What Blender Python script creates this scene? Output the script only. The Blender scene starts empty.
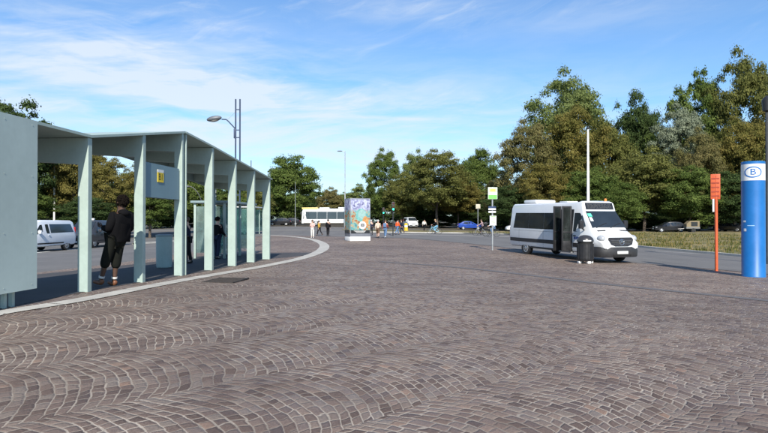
import bpy, bmesh, math, random
import numpy as np
from mathutils import Vector, Matrix
random.seed(7)
R = math.radians
SC = bpy.context.scene
COL = SC.collection

# ------------------------------------------------------------------ camera
F = 565.0            # focal length in pixels of a 768 px wide picture
HOR = 221.0          # row of the horizon
CAMH = 1.5
cam = bpy.data.cameras.new('camera'); camo = bpy.data.objects.new('camera', cam); COL.objects.link(camo)
cam.sensor_width = 36.0; cam.lens = 36.0*F/768.0
cam.clip_start = 0.05; cam.clip_end = 6000
camo.location = (0, 0, CAMH)
camo.rotation_euler = (R(90)+math.atan((HOR-216.5)/F), 0, 0)
SC.camera = camo

# ------------------------------------------------------------------ light
SUN_AZ, SUN_EL = R(5), R(37)      # the sun stands behind the camera, a little to its right
SUN_POWER, SKY_POWER = 4.5, 0.125
sd = bpy.data.lights.new('sun', 'SUN'); sd.energy = SUN_POWER; sd.angle = R(0.53); sd.color = (1.0, 0.93, 0.82)
so = bpy.data.objects.new('sun', sd); COL.objects.link(so)
tosun = Vector((math.sin(SUN_AZ)*math.cos(SUN_EL), -math.cos(SUN_AZ)*math.cos(SUN_EL), math.sin(SUN_EL)))
so.rotation_euler = tosun.to_track_quat('Z', 'Y').to_euler()
so.location = (0, -20, 30)
SC.view_settings.view_transform = 'Standard'; SC.view_settings.look = 'None'
SC.view_settings.exposure = 0.66; SC.view_settings.gamma = 1.0
SC.view_settings.use_curve_mapping = False

# ------------------------------------------------------------------ small node language
class S:
    """one socket of a node tree, with arithmetic"""
    def __init__(s, t, k): s.t, s.k = t, k
    def _m(s, op, *a, clamp=False):
        n = s.t.nodes.new('ShaderNodeMath'); n.operation = op; n.use_clamp = clamp
        for i, v in enumerate((s,)+a):
            if isinstance(v, S): s.t.links.new(v.k, n.inputs[i])
            else: n.inputs[i].default_value = v
        return S(s.t, n.outputs[0])
    def __add__(s, o): return s._m('ADD', o)
    def __sub__(s, o): return s._m('SUBTRACT', o)
    def __mul__(s, o): return s._m('MULTIPLY', o)
    def __truediv__(s, o): return s._m('DIVIDE', o)
    def __neg__(s): return s._m('MULTIPLY', -1.0)
    def floor(s): return s._m('FLOOR')
    def min(s, o): return s._m('MINIMUM', o)
    def max(s, o): return s._m('MAXIMUM', o)
    def abs(s): return s._m('ABSOLUTE')
    def sqrt(s): return s._m('SQRT')
    def asin(s): return s._m('ARCSINE')
    def exp(s): return s._m('EXPONENT')
    def pow(s, o): return s._m('POWER', o)
    def clamp(s): return s._m('ADD', 0.0, clamp=True)
    def lin(s, a, b, c=0.0, d=1.0, smooth=True):
        n = s.t.nodes.new('ShaderNodeMapRange'); n.clamp = True
        if smooth: n.interpolation_type = 'SMOOTHSTEP'
        s.t.links.new(s.k, n.inputs[0])
        for i, v in enumerate((a, b, c, d)): n.inputs[i+1].default_value = v
        return S(s.t, n.outputs[0])

def vec(t, x, y, z=0.0):
    n = t.nodes.new('ShaderNodeCombineXYZ')
    for i, v in enumerate((x, y, z)):
        if isinstance(v, S): t.links.new(v.k, n.inputs[i])
        else: n.inputs[i].default_value = v
    return S(t, n.outputs[0])
def sep(t, v):
    n = t.nodes.new('ShaderNodeSeparateXYZ'); t.links.new(v.k, n.inputs[0])
    return [S(t, o) for o in n.outputs]
def noise(t, v, scale, detail=3.0, rough=0.55, dist=0.0):
    n = t.nodes.new('ShaderNodeTexNoise')
    if v is not None: t.links.new(v.k, n.inputs['Vector'])
    n.inputs['Scale'].default_value = scale; n.inputs['Detail'].default_value = detail
    n.inputs['Roughness'].default_value = rough; n.inputs['Distortion'].default_value = dist
    return S(t, n.outputs['Fac'])
def white(t, v):
    n = t.nodes.new('ShaderNodeTexWhiteNoise'); n.noise_dimensions = '3D'
    t.links.new(v.k, n.inputs['Vector'])
    return S(t, n.outputs['Value']), S(t, n.outputs['Color'])
def mix(t, f, a, b, mode='MIX'):
    n = t.nodes.new('ShaderNodeMix'); n.data_type = 'RGBA'; n.blend_type = mode
    for key, v in ((0, f), (6, a), (7, b)):
        if isinstance(v, S): t.links.new(v.k, n.inputs[key])
        elif key == 0: n.inputs[0].default_value = v
        else: n.inputs[key].default_value = (*v[:3], 1)
    return S(t, n.outputs[2])
def ramp(t, f, stops):
    n = t.nodes.new('ShaderNodeValToRGB'); t.links.new(f.k, n.inputs[0])
    e = n.color_ramp.elements
    while len(e) < len(stops): e.new(0.5)
    for i, (p, c) in enumerate(stops): e[i].position = p; e[i].color = (*c, 1)
    return S(t, n.outputs[0])

# ------------------------------------------------------------------ sky
W = bpy.data.worlds.new('World'); SC.world = W; W.use_nodes = True
wt = W.node_tree; wt.nodes.clear()
sky = wt.nodes.new('ShaderNodeTexSky'); sky.sky_type = 'NISHITA'; sky.sun_disc = False
sky.sun_elevation = SUN_EL; sky.sun_rotation = math.pi-SUN_AZ
sky.air_density = 1.0; sky.dust_density = 0.6; sky.ozone_density = 2.2
tc = wt.nodes.new('ShaderNodeTexCoord')
dx, dy, dz = sep(wt, S(wt, tc.outputs['Generated']))
az = dx._m('ARCTAN2', dy); el = dz.asin()
tilt = el - az*0.10
wob = noise(wt, vec(wt, az*2.2, tilt*5.0, 3.1), 1.0, 3)
cv = vec(wt, az*1.6, tilt*11.0 + wob*1.4, 0.0)
n1 = noise(wt, cv, 1.5, 7, 0.62, 0.5)
n2 = noise(wt, vec(wt, az*5.0 + wob*0.8, (el+az*0.05)*30.0 + wob*3.0, 7.7), 1.0, 6, 0.62, 0.3)
n3 = noise(wt, vec(wt, az*7.0 + wob*1.5, (el-az*0.28)*34.0 + wob*4.0, 2.2), 1.0, 7, 0.66, 0.6)
n4 = noise(wt, vec(wt, az*2.4, el*8.0, 5.5), 1.0, 4, 0.6, 0.4)
def gauss(v, c, s): return (((v-c)/s).pow(2.0)*-1.0).exp()
veil = gauss(el, R(12.0), R(4.2))*gauss(az, R(-19), R(21))*1.15 + gauss(el, R(6.0), R(3.0))*gauss(az, R(-10), R(30))*0.55 + gauss(el, R(20.6), R(1.3))*gauss(az, R(3), R(7))*0.45
veil = veil + gauss(el, R(5), R(5))*0.16 + gauss(el, R(9.5), R(5))*gauss(az, R(14), R(14))*0.42 + gauss(el, R(17), R(3.0))*gauss(az, R(-30), R(14))*0.55 + gauss(el, R(2), R(4.0))*0.22 + gauss(el, R(19), R(2.0))*gauss(az, R(20), R(14))*0.22
trail = gauss(el + az*0.03, R(10.35), R(0.20))*gauss(az, R(0.5), R(4.5))*0.55 + gauss(el - az*0.08, R(11.0), R(0.3))*gauss(az, R(-14), R(9))*0.20
cl = (veil*(n1.lin(0.36, 0.66, 0.0, 1.25)*0.66 + n2.lin(0.34, 0.70)*0.58) + n3.lin(0.44, 0.80)*n4.lin(0.38, 0.66)*el.lin(R(4), R(14), 0.2, 0.62) + trail*n2.lin(0.2, 0.6, 0.3, 1.0)).clamp()
skyc = mix(wt, 1.0, S(wt, sky.outputs[0]), (0.60, 0.80, 0.96), 'MULTIPLY')
fin = mix(wt, cl*0.82, skyc, (4.2, 4.6, 5.1))
bg = wt.nodes.new('ShaderNodeBackground'); bg.inputs[1].default_value = SKY_POWER
wo = wt.nodes.new('ShaderNodeOutputWorld')
wt.links.new(fin.k, bg.inputs[0]); wt.links.new(bg.outputs[0], wo.inputs[0])

# ------------------------------------------------------------------ materials
MATS = {}
def newmat(name):
    m = bpy.data.materials.new(name); m.use_nodes = True
    t = m.node_tree; b = t.nodes['Principled BSDF']
    return m, t, b
def objco(t):
    n = t.nodes.new('ShaderNodeTexCoord'); return S(t, n.outputs['Object'])
def bump(t, b, h, strength, dist):
    n = t.nodes.new('ShaderNodeBump'); n.inputs['Strength'].default_value = strength; n.inputs['Distance'].default_value = dist
    t.links.new(h.k, n.inputs['Height']); t.links.new(n.outputs[0], b.inputs['Normal'])
def pm(name, c, rough=0.5, metal=0.0, var=0.12, scale=3.0, coat=0.0, bmp=0.0, spec=0.5):
    """plain procedural material: colour broken up by two noises, uneven gloss"""
    if name in MATS: return MATS[name]
    m, t, b = newmat(name)
    co = objco(t)
    a = noise(t, co, scale, 5, 0.6); f2 = noise(t, co, scale*9, 3, 0.6)
    f = (a*0.7 + f2*0.3).lin(0.3, 0.7, 0, 1)
    lo = [x*(1-var) for x in c]; hi = [min(1, x*(1+var)) for x in c]
    t.links.new(mix(t, f, lo, hi).k, b.inputs['Base Color'])
    t.links.new(a.lin(0.3, 0.7, max(0.02, rough*0.85), min(1, rough*1.15)).k, b.inputs['Roughness'])
    b.inputs['Metallic'].default_value = metal; b.inputs['Coat Weight'].default_value = coat
    b.inputs['Coat Roughness'].default_value = 0.06; b.inputs['Specular IOR Level'].default_value = spec
    if bmp: bump(t, b, f2, 0.5, bmp)
    MATS[name] = m; return m
def carglass(name='tinted glass', c=(0.018, 0.024, 0.030)):
    return pm(name, c, 0.06, 0, 0.2, 2, 0.0, 0, 0.9)
def clearglass(name, tint, gloss):
    if name in MATS: return MATS[name]
    m, t, b = newmat(name); t.nodes.remove(b)
    tr = t.nodes.new('ShaderNodeBsdfTransparent'); tr.inputs[0].default_value = (*tint, 1)
    gl = t.nodes.new('ShaderNodeBsdfGlossy'); gl.inputs['Roughness'].default_value = 0.04
    df = t.nodes.new('ShaderNodeBsdfDiffuse'); df.inputs[0].default_value = (0.5, 0.62, 0.6, 1)
    a = t.nodes.new('ShaderNodeMixShader'); a.inputs[0].default_value = 0.5
    t.links.new(gl.outputs[0], a.inputs[1]); t.links.new(df.outputs[0], a.inputs[2])
    x = t.nodes.new('ShaderNodeMixShader')
    f = noise(t, objco(t), 2.5, 4).lin(0.3, 0.7, gloss*0.7, gloss*1.3); t.links.new(f.k, x.inputs[0])
    t.links.new(tr.outputs[0], x.inputs[1]); t.links.new(a.outputs[0], x.inputs[2])
    t.links.new(x.outputs[0], t.nodes['Material Output'].inputs[0])
    MATS[name] = m; return m
def glow(name, c, power):
    if name in MATS: return MATS[name]
    m, t, b = newmat(name)
    f = noise(t, objco(t), 4.0).lin(0.3, 0.7, power*0.9, power*1.1)
    b.inputs['Base Color'].default_value = (*c, 1); b.inputs['Emission Color'].default_value = (*c, 1)
    t.links.new(f.k, b.inputs['Emission Strength'])
    MATS[name] = m; return m

def cobbles():
    m, t, b = newmat('fan laid porphyry setts')
    co = objco(t)
    x, y, z = sep(t, co)
    wa = noise(t, co, 0.55, 2); wb = noise(t, vec(t, x+31.0, y-17.0), 0.55, 2)
    ja = noise(t, co, 9.0, 2); jb = noise(t, vec(t, x+11.0, y+5.0), 9.0, 2)
    x = x + (wa-0.5)*0.30 + (ja-0.5)*0.022
    y = y + (wb-0.5)*0.30 + (jb-0.5)*0.022
    y = y/1.4        # the setts are laid a little longer than wide
    A = R(35); LW, RR, s = 1.26, 1.16, 0.092
    u = x*math.cos(A) + y*math.sin(A); v = y*math.cos(A) - x*math.sin(A)
    lane = (v/LW).floor(); vl = v - (lane+0.5)*LW
    ho, _ = white(t, vec(t, lane, 3.3, 1.7))
    va = vl + 0.22
    q = (u + ho*3.0 - ((va*va)*-1.0 + RR*RR).max(0.0).sqrt())/s
    w1 = noise(t, vec(t, x, y, 3.0), 1.5, 3, 0.6); w2 = noise(t, vec(t, x, y, 8.0), 2.1, 3, 0.6)
    q = q + (w1-0.5)*1.5
    row = q.floor(); fq = q-row
    hr, _ = white(t, vec(t, row, lane, 9.1))
    a = (va/RR).asin()*(RR/s)*0.95 + hr*5.0 + (w2-0.5)*2.6
    idx = a.floor(); fa = a-idx
    rv, rc = white(t, vec(t, row, idx, lane))
    r1, r2, r3 = sep(t, rc)
    fine = noise(t, co, 55.0, 3); pit = noise(t, co, 140.0, 2)
    dq = fq.min(fq*-1.0+1.0); da = fa.min(fa*-1.0+1.0)
    dl = (vl.abs()*-1.0 + LW*0.5)/s + 0.07
    d = dq.min(da*1.30+0.012).min(dl) + (fine-0.5)*0.17 + (r3-0.5)*0.08
    wide = noise(t, co, 1.6, 3, 0.6).lin(0.35, 0.68, 0.035, 0.0)
    stone = (d+wide-0.026).lin(0.022, 0.080)
    patch = noise(t, co, 0.16, 5, 0.62); patch2 = noise(t, co, 0.9, 4, 0.6)
    base = ramp(t, rv, [(0.0, (0.090, 0.064, 0.054)), (0.3, (0.128, 0.093, 0.078)), (0.65, (0.160, 0.120, 0.101)), (0.88, (0.178, 0.145, 0.123)), (0.97, (0.185, 0.135, 0.110)), (1.0, (0.215, 0.142, 0.105))])
    base = mix(t, 1.0, base, ramp(t, patch, [(0.28, (0.76, 0.75, 0.76)), (0.5, (1.0, 1.0, 1.0)), (0.72, (1.26, 1.24, 1.21))]), 'MULTIPLY')
    base = mix(t, 1.0, base, ramp(t, pit*0.5+fine*0.5, [(0.3, (0.72, 0.72, 0.72)), (0.7, (1.25, 1.25, 1.25))]), 'MULTIPLY')
    jdirt = (patch2*0.6 + patch*0.4).lin(0.36, 0.62)
    joint = mix(t, jdirt, (0.185, 0.152, 0.125), (0.47, 0.405, 0.335))
    joint = mix(t, fine.lin(0.35, 0.65), mix(t, 0.45, joint, (0.1, 0.09, 0.075)), joint)
    col = mix(t, stone, joint, base)
    dust = (patch2*0.5 + fine*0.5).lin(0.5, 0.8, 0.0, 0.35)
    col = mix(t, dust, col, (0.27, 0.232, 0.20))
    t.links.new(col.k, b.inputs['Base Color'])
    t.links.new(r2.lin(0, 1, 0.5, 0.8).k, b.inputs['Roughness'])
    b.inputs['Specular IOR Level'].default_value = 0.2
    h = d.lin(0.02, 0.28)*0.8 + r1*0.22*stone + pit*0.12 + fine*0.14
    bump(t, b, h, 0.7, 0.011)
    return m
def asphalt(name, lo, hi, scale=0.35):
    m, t, b = newmat(name); co = objco(t)
    a = noise(t, co, scale, 6, 0.65); g = noise(t, co, 90.0, 2); c = noise(t, co, 2.3, 4, 0.7)
    x, y, z = sep(t, co)
    tr = noise(t, vec(t, x*1.1+y*0.12, y*0.05, 1.0), 1.0, 3, 0.5)          # long worn wheel tracks
    cr = noise(t, co, 1.1, 8, 0.72, 2.5); crack = ((cr-0.5).abs()).lin(0.0, 0.012, 0.72, 1.0)
    f = (a*0.42 + c*0.16 + g*0.22 + tr*0.2).lin(0.34, 0.66, smooth=False)
    col = mix(t, f, lo, hi)
    col = mix(t, 1.0, col, vec(t, crack, crack, crack), 'MULTIPLY')
    t.links.new(col.k, b.inputs['Base Color'])
    b.inputs['Roughness'].default_value = 0.85; bump(t, b, g, 0.5, 0.006)
    return m
def stone(name, c, scale=1.2):
    m, t, b = newmat(name); co = objco(t)
    a = noise(t, co, scale, 6, 0.65); g = noise(t, co, 60.0, 3)
    f = (a*0.65+g*0.35).lin(0.32, 0.68)
    t.links.new(mix(t, f, [x*0.78 for x in c], [x*1.15 for x in c]).k, b.inputs['Base Color'])
    b.inputs['Roughness'].default_value = 0.85; bump(t, b, g, 0.4, 0.004)
    return m
def drygrass():
    m, t, b = newmat('dry verge grass'); co = objco(t)
    a = noise(t, co, 0.22, 6, 0.65); c = noise(t, co, 1.7, 5, 0.7); g = noise(t, co, 25.0, 3)
    f = (a*0.5+c*0.3+g*0.2)
    col = ramp(t, f, [(0.34, (0.045, 0.06, 0.018)), (0.46, (0.11, 0.10, 0.035)), (0.56, (0.24, 0.19, 0.085)), (0.7, (0.33, 0.26, 0.13))])
    t.links.new(col.k, b.inputs['Base Color']); b.inputs['Roughness'].default_value = 0.95
    bump(t, b, c*0.5+g*0.5, 0.8, 0.06)
    return m
def leafmat(name, c1, c2, trans=0.3):
    m, t, b = newmat(name); t.nodes.remove(b)
    at = t.nodes.new('ShaderNodeAttribute'); at.attribute_name = 'tint'
    r, g, _ = sep(t, S(t, at.outputs['Color']))
    oi = t.nodes.new('ShaderNodeObjectInfo'); rnd = S(t, oi.outputs['Random'])
    big = noise(t, objco(t), 2.2, 3)
    f = (r*0.45 + g*0.45 + big*0.5 - 0.2 + (rnd-0.5)*0.15).clamp()
    col = mix(t, f, c1, c2)
    col = mix(t, 1.0, col, ramp(t, r, [(0.0, (0.88, 0.89, 0.87)), (1.0, (1.20, 1.18, 1.15))]), 'MULTIPLY')
    d = t.nodes.new('ShaderNodeBsdfDiffuse'); tl = t.nodes.new('ShaderNodeBsdfTranslucent')
    gl = t.nodes.new('ShaderNodeBsdfGlossy'); gl.inputs['Roughness'].default_value = 0.45; gl.inputs[0].default_value = (0.5, 0.5, 0.5, 1)
    t.links.new(col.k, d.inputs[0]); t.links.new(col.k, tl.inputs[0])
    x = t.nodes.new('ShaderNodeMixShader'); x.inputs[0].default_value = trans
    t.links.new(d.outputs[0], x.inputs[1]); t.links.new(tl.outputs[0], x.inputs[2])
    x2 = t.nodes.new('ShaderNodeMixShader'); x2.inputs[0].default_value = 0.0
    t.links.new(x.outputs[0], x2.inputs[1]); t.links.new(gl.outputs[0], x2.inputs[2])
    t.links.new(x2.outputs[0], t.nodes['Material Output'].inputs[0])
    return m

MINT = pm('mint green powder coat', (0.325, 0.405, 0.368), 0.45, 0, 0.10, 1.6)
MINTD = pm('blue grey powder coat', (0.20, 0.27, 0.28), 0.5, 0, 0.08, 1.0)
WHITEP = pm('white vehicle paint', (0.64, 0.65, 0.65), 0.35, 0, 0.05, 0.8, 0.5)
BLACKP = pm('black plastic', (0.016, 0.016, 0.018), 0.5, 0, 0.25, 6)
RUBBER = pm('tyre rubber', (0.018, 0.018, 0.018), 0.85, 0, 0.3, 8)
ALLOY = pm('wheel alloy', (0.42, 0.43, 0.44), 0.4, 0.7, 0.15, 6)
CHROME = pm('chrome', (0.75, 0.76, 0.77), 0.15, 1.0, 0.05, 6)
GLASS = carglass()
LAMPG = pm('headlamp lens', (0.40, 0.42, 0.44), 0.12, 0.2, 0.25, 25, 0.5)
REDL = pm('red tail lens', (0.4, 0.015, 0.012), 0.2, 0, 0.2, 20, 0.5)
WHITE = pm('white enamel', (0.68, 0.69, 0.68), 0.45, 0, 0.06, 2)
GALV = pm('galvanised steel', (0.34, 0.36, 0.37), 0.5, 0.5, 0.15, 5)
DARKM = pm('dark painted steel', (0.03, 0.033, 0.036), 0.5, 0.2, 0.2, 5)
BARK = pm('bark', (0.085, 0.066, 0.05), 0.95, 0, 0.35, 2.5, 0, 0.03)
SKIN_L = pm('light skin', (0.50, 0.31, 0.23), 0.55, 0, 0.08, 8)
SKIN_D = pm('dark brown skin', (0.085, 0.045, 0.030), 0.5, 0, 0.12, 8)

# ------------------------------------------------------------------ object helpers
def tag(o, label=None, cat=None, group=None, kind=None):
    if label: o['label'] = label
    if cat: o['category'] = cat
    if group: o['group'] = group
    if kind: o['kind'] = kind
    return o
def empty(name, loc, rz=0.0, label=None, cat=None, group=None):
    o = bpy.data.objects.new(name, None); COL.objects.link(o)
    o.location = loc; o.rotation_euler = (0, 0, rz); o.empty_display_size = 0.3
    return tag(o, label, cat, group)
def copy_tree(o, parent=None):
    c = o.copy(); COL.objects.link(c)
    if parent is not None: c.parent = parent
    for ch in list(o.children): copy_tree(ch, c)
    return c
def V(*a): return Vector(a)

class MB:
    """gathers vertices and faces for ONE mesh object"""
    def __init__(s): s.v = []; s.f = []
    def add(s, vs, fs):
        n = len(s.v); s.v += [tuple(p) for p in vs]; s.f += [tuple(i+n for i in f) for f in fs]; return s
    def box(s, c, d, rz=0.0, bev=0.0):
        x, y, z = (k/2 for k in d)
        if bev <= 0:
            vs = [V(sx*x, sy*y, sz*z) for sz in (-1, 1) for sx, sy in ((-1, -1), (1, -1), (1, 1), (-1, 1))]
            fs = [(3, 2, 1, 0), (4, 5, 6, 7), (0, 1, 5, 4), (1, 2, 6, 5), (2, 3, 7, 6), (3, 0, 4, 7)]
        else:
            bm = bmesh.new(); bmesh.ops.create_cube(bm, size=1.0, matrix=Matrix.Diagonal((*d, 1)))
            bmesh.ops.bevel(bm, geom=bm.edges[:], offset=bev, segments=2, affect='EDGES', profile=0.6)
            bm.verts.index_update(); vs = [v.co.copy() for v in bm.verts]; fs = [tuple(v.index for v in f.verts) for f in bm.faces]; bm.free()
        m = Matrix.Rotation(rz, 3, 'Z')
        return s.add([m @ p + V(*c) for p in vs], fs)
    def tube(s, pts, rad, n=10, caps=True):
        pts = [V(*p) for p in pts]
        if not hasattr(rad, '__len__'): rad = [rad]*len(pts)
        vs = []; up = None
        for i, p in enumerate(pts):
            d = (pts[min(i+1, len(pts)-1)] - pts[max(i-1, 0)]).normalized()
            if up is None:
                up = V(0, 0, 1) if abs(d.z) < 0.9 else V(1, 0, 0)
            a = (up - d*up.dot(d)).normalized(); b = d.cross(a); up = a
            for k in range(n):
                t = 2*math.pi*k/n
                vs.append(p + (a*math.cos(t)+b*math.sin(t))*rad[i])
        fs = []
        for i in range(len(pts)-1):
            for k in range(n):
                k2 = (k+1) % n
                fs.append((i*n+k, i*n+k2, (i+1)*n+k2, (i+1)*n+k))
        if caps:
            fs.append(tuple(range(n-1, -1, -1))); fs.append(tuple((len(pts)-1)*n+k for k in range(n)))
        return s.add(vs, fs)
    def lathe(s, prof, n=24, c=(0, 0, 0), axis='Z'):
        vs = []
        for r, z in prof:
            for k in range(n):
                t = 2*math.pi*k/n
                p = (r*math.cos(t), r*math.sin(t), z)
                if axis == 'Y': p = (p[0], p[2], p[1])
                if axis == 'X': p = (p[2], p[0], p[1])
                vs.append((p[0]+c[0], p[1]+c[1], p[2]+c[2]))
        fs = [(i*n+k, i*n+(k+1) % n, (i+1)*n+(k+1) % n, (i+1)*n+k) for i in range(len(prof)-1) for k in range(n)]
        fs.append(tuple(range(n-1, -1, -1))); fs.append(tuple((len(prof)-1)*n+k for k in range(n)))
        return s.add(vs, fs)
    def prism(s, poly, off):
        """poly: 3d points, off: extrusion vector"""
        n = len(poly); off = V(*off); a = [V(*p) for p in poly]
        fs = [tuple(range(n-1, -1, -1)), tuple(range(n, 2*n))] + [(i, (i+1) % n, n+(i+1) % n, n+i) for i in range(n)]
        return s.add(a+[p+off for p in a], fs)
    def ball(s, c, r, n=12, m=8):
        vs = []; fs = []
        for i in range(m+1):
            ph = math.pi*i/m
            for k in range(n):
                t = 2*math.pi*k/n
                vs.append((c[0]+r[0]*math.sin(ph)*math.cos(t), c[1]+r[1]*math.sin(ph)*math.sin(t), c[2]+r[2]*math.cos(ph)))
        for i in range(m):
            for k in range(n):
                fs.append((i*n+k, (i+1)*n+k, (i+1)*n+(k+1) % n, i*n+(k+1) % n))
        return s.add(vs, fs)
    def build(s, name, mat, parent=None, smooth=35, fix=True):
        me = bpy.data.meshes.new(name); me.from_pydata(s.v, [], s.f)
        if fix:
            bm = bmesh.new(); bm.from_mesh(me); bmesh.ops.remove_doubles(bm, verts=bm.verts[:], dist=1e-5)
            bmesh.ops.recalc_face_normals(bm, faces=bm.faces[:]); bm.to_mesh(me); bm.free()
        me.materials.append(mat)
        if smooth:
            me.shade_smooth(); me.set_sharp_from_angle(angle=R(smooth))
        o = bpy.data.objects.new(name, me); COL.objects.link(o)
        if parent is not None: o.parent = parent
        return o

def text_mesh(name, body, size, mat, parent=None, loc=(0, 0, 0), rot=(0, 0, 0), ext=0.002, align='CENTER', sx=1.0):
    cu = bpy.data.curves.new('t', 'FONT'); cu.body = body; cu.size = size; cu.extrude = ext; cu.align_x = align; cu.align_y = 'CENTER'
    tmp = bpy.data.objects.new('t', cu); COL.objects.link(tmp)
    bpy.context.view_layer.update()
    me = bpy.data.meshes.new_from_object(tmp.evaluated_get(bpy.context.evaluated_depsgraph_get()))
    bpy.data.objects.remove(tmp); bpy.data.curves.remove(cu)
    for v in me.vertices: v.co.x *= sx
    me.materials.clear(); me.materials.append(mat)
    o = bpy.data.objects.new(name, me); COL.objects.link(o); o.location = loc; o.rotation_euler = rot
    if parent is not None: o.parent = parent
    return o

# ------------------------------------------------------------------ the lie of the land
def px(x, Y): return (x-384.0)/F*Y
FIN = []
for k, yb in zip(range(7), (290.3, 282.6, 276.0, 270.0, 266.5, 262.0, 259.5)):
    Y = 10.6*(1+0.193*k); u = (-294+8.0*k)/(1+0.193*k)
    FIN.append((u/F*Y, Y, CAMH-(yb-HOR)*Y/F))
ctrl = [(0, 0, 0), (0, 5, 0), (-8, 0, 0.15), (8, 3, -0.03), (-6, 6, 0.18), (0, 10, 0.0), (-3, 14, 0.04), (4, 16, -0.12)] + FIN + [
    (9.6, 23.4, -0.28), (6.6, 29, -0.17), (13.2, 18.3, -0.28), (12.0, 20.2, -0.29), (9, 14, -0.2), (-2, 46, -0.1), (-6, 56, -0.1), (5, 58, -0.1), (0, 30, -0.1), (-20, 36, -0.36), (-11, 20, -0.05), (-30, 40, -0.4), (-12, 8, 0.15),
    (17, 32, -0.3), (18, 50, -0.15), (22, 82, -0.05), (40, 80, -0.05), (15, 105, 0.0), (-10, 103, 0.7), (-22, 110, 0.6), (-45, 70, -0.2), (60, 40, -0.2), (70, 90, 0), (-60, 20, -0.1), (40, 0, -0.1), (-40, -20, 0), (0, -40, 0), (40, -40, 0),
    (0, 160, 0.7), (-80, 150, 0.4), (90, 160, 0.2)]
CP = np.array(ctrl, float)
def _phi(r2): return np.where(r2 > 1e-9, 0.5*r2*np.log(np.maximum(r2, 1e-9)), 0.0)
def _fit():
    n = len(CP); A = np.zeros((n+3, n+3)); d = ((CP[:, None, :2]-CP[None, :, :2])**2).sum(-1)
    A[:n, :n] = _phi(d) + np.eye(n)*12.0
    A[:n, n] = 1; A[:n, n+1:] = CP[:, :2]; A[n, :n] = 1; A[n+1:, :n] = CP[:, :2].T
    return np.linalg.solve(A, np.concatenate([CP[:, 2], np.zeros(3)]))
TPS = _fit()
def gzs(x, y):
    x = np.asarray(x, float); y = np.asarray(y, float)
    xc = np.clip(x, -110, 110); yc = np.clip(y, -60, 190)
    d = (xc[..., None]-CP[:, 0])**2 + (yc[..., None]-CP[:, 1])**2
    return _phi(d) @ TPS[:-3] + TPS[-3] + TPS[-2]*xc + TPS[-1]*yc
def gz(x, y): return float(gzs(np.array([x]), np.array([y]))[0])
def on(x, Y, dz=0.0):
    """the point of the ground seen at column x, Y metres away"""
    X = px(x, Y); return (X, Y, gz(X, Y)+dz)
def hit(x, y):
    """ground point seen at pixel x, y"""
    lo, hi = 1.0, 400.0; s = (y-HOR)/F
    Y = lo
    while Y < hi:
        if CAMH - s*Y < gz((x-384)/F*Y, Y): break
        Y *= 1.01
    return px(x, Y), Y

def sheet(name, poly, dz, mat, cell=1.5, kind='structure', label=None, thick=0.0, far=None):
    """a sheet that follows the land inside a polygon, cut into cells"""
    bm = bmesh.new()
    vs = [bm.verts.new((p[0], p[1], 0)) for p in poly]
    bm.faces.new(vs)
    xs = [p[0] for p in poly]; ys = [p[1] for p in poly]
    def cuts(a, b):
        out = []; v = a
        while v < b:
            c = cell if abs(v) < 60 else cell*3
            v += c; out.append(v)
        return out
    for x in cuts(min(xs), max(xs)):
        bmesh.ops.bisect_plane(bm, geom=bm.verts[:]+bm.edges[:]+bm.faces[:], plane_co=(x, 0, 0), plane_no=(1, 0, 0))
    for y in cuts(min(ys), max(ys)):
        bmesh.ops.bisect_plane(bm, geom=bm.verts[:]+bm.edges[:]+bm.faces[:], plane_co=(0, y, 0), plane_no=(0, 1, 0))
    bmesh.ops.recalc_face_normals(bm, faces=bm.faces[:])
    if bm.faces and sum(f.normal.z for f in bm.faces) < 0: bmesh.ops.reverse_faces(bm, faces=bm.faces[:])
    if thick:
        r = bmesh.ops.extrude_face_region(bm, geom=bm.faces[:])
        low = set()
        top = [e for e in r['geom'] if isinstance(e, bmesh.types.BMVert)]
        co = np.array([v.co for v in bm.verts]); z = gzs(co[:, 0], co[:, 1]); tops = set(top)
        for v, zz in zip(bm.verts, z): v.co.z = zz + (dz if v in tops else dz-thick)
        bmesh.ops.recalc_face_normals(bm, faces=bm.faces[:])
    else:
        co = np.array([v.co for v in bm.verts]); z = gzs(co[:, 0], co[:, 1])
        for v, zz in zip(bm.verts, z): v.co.z = zz+dz
    me = bpy.data.meshes.new(name); bm.to_mesh(me); bm.free(); me.materials.append(mat)
    o = bpy.data.objects.new(name, me); COL.objects.link(o)
    return tag(o, label, None, None, kind)
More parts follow.
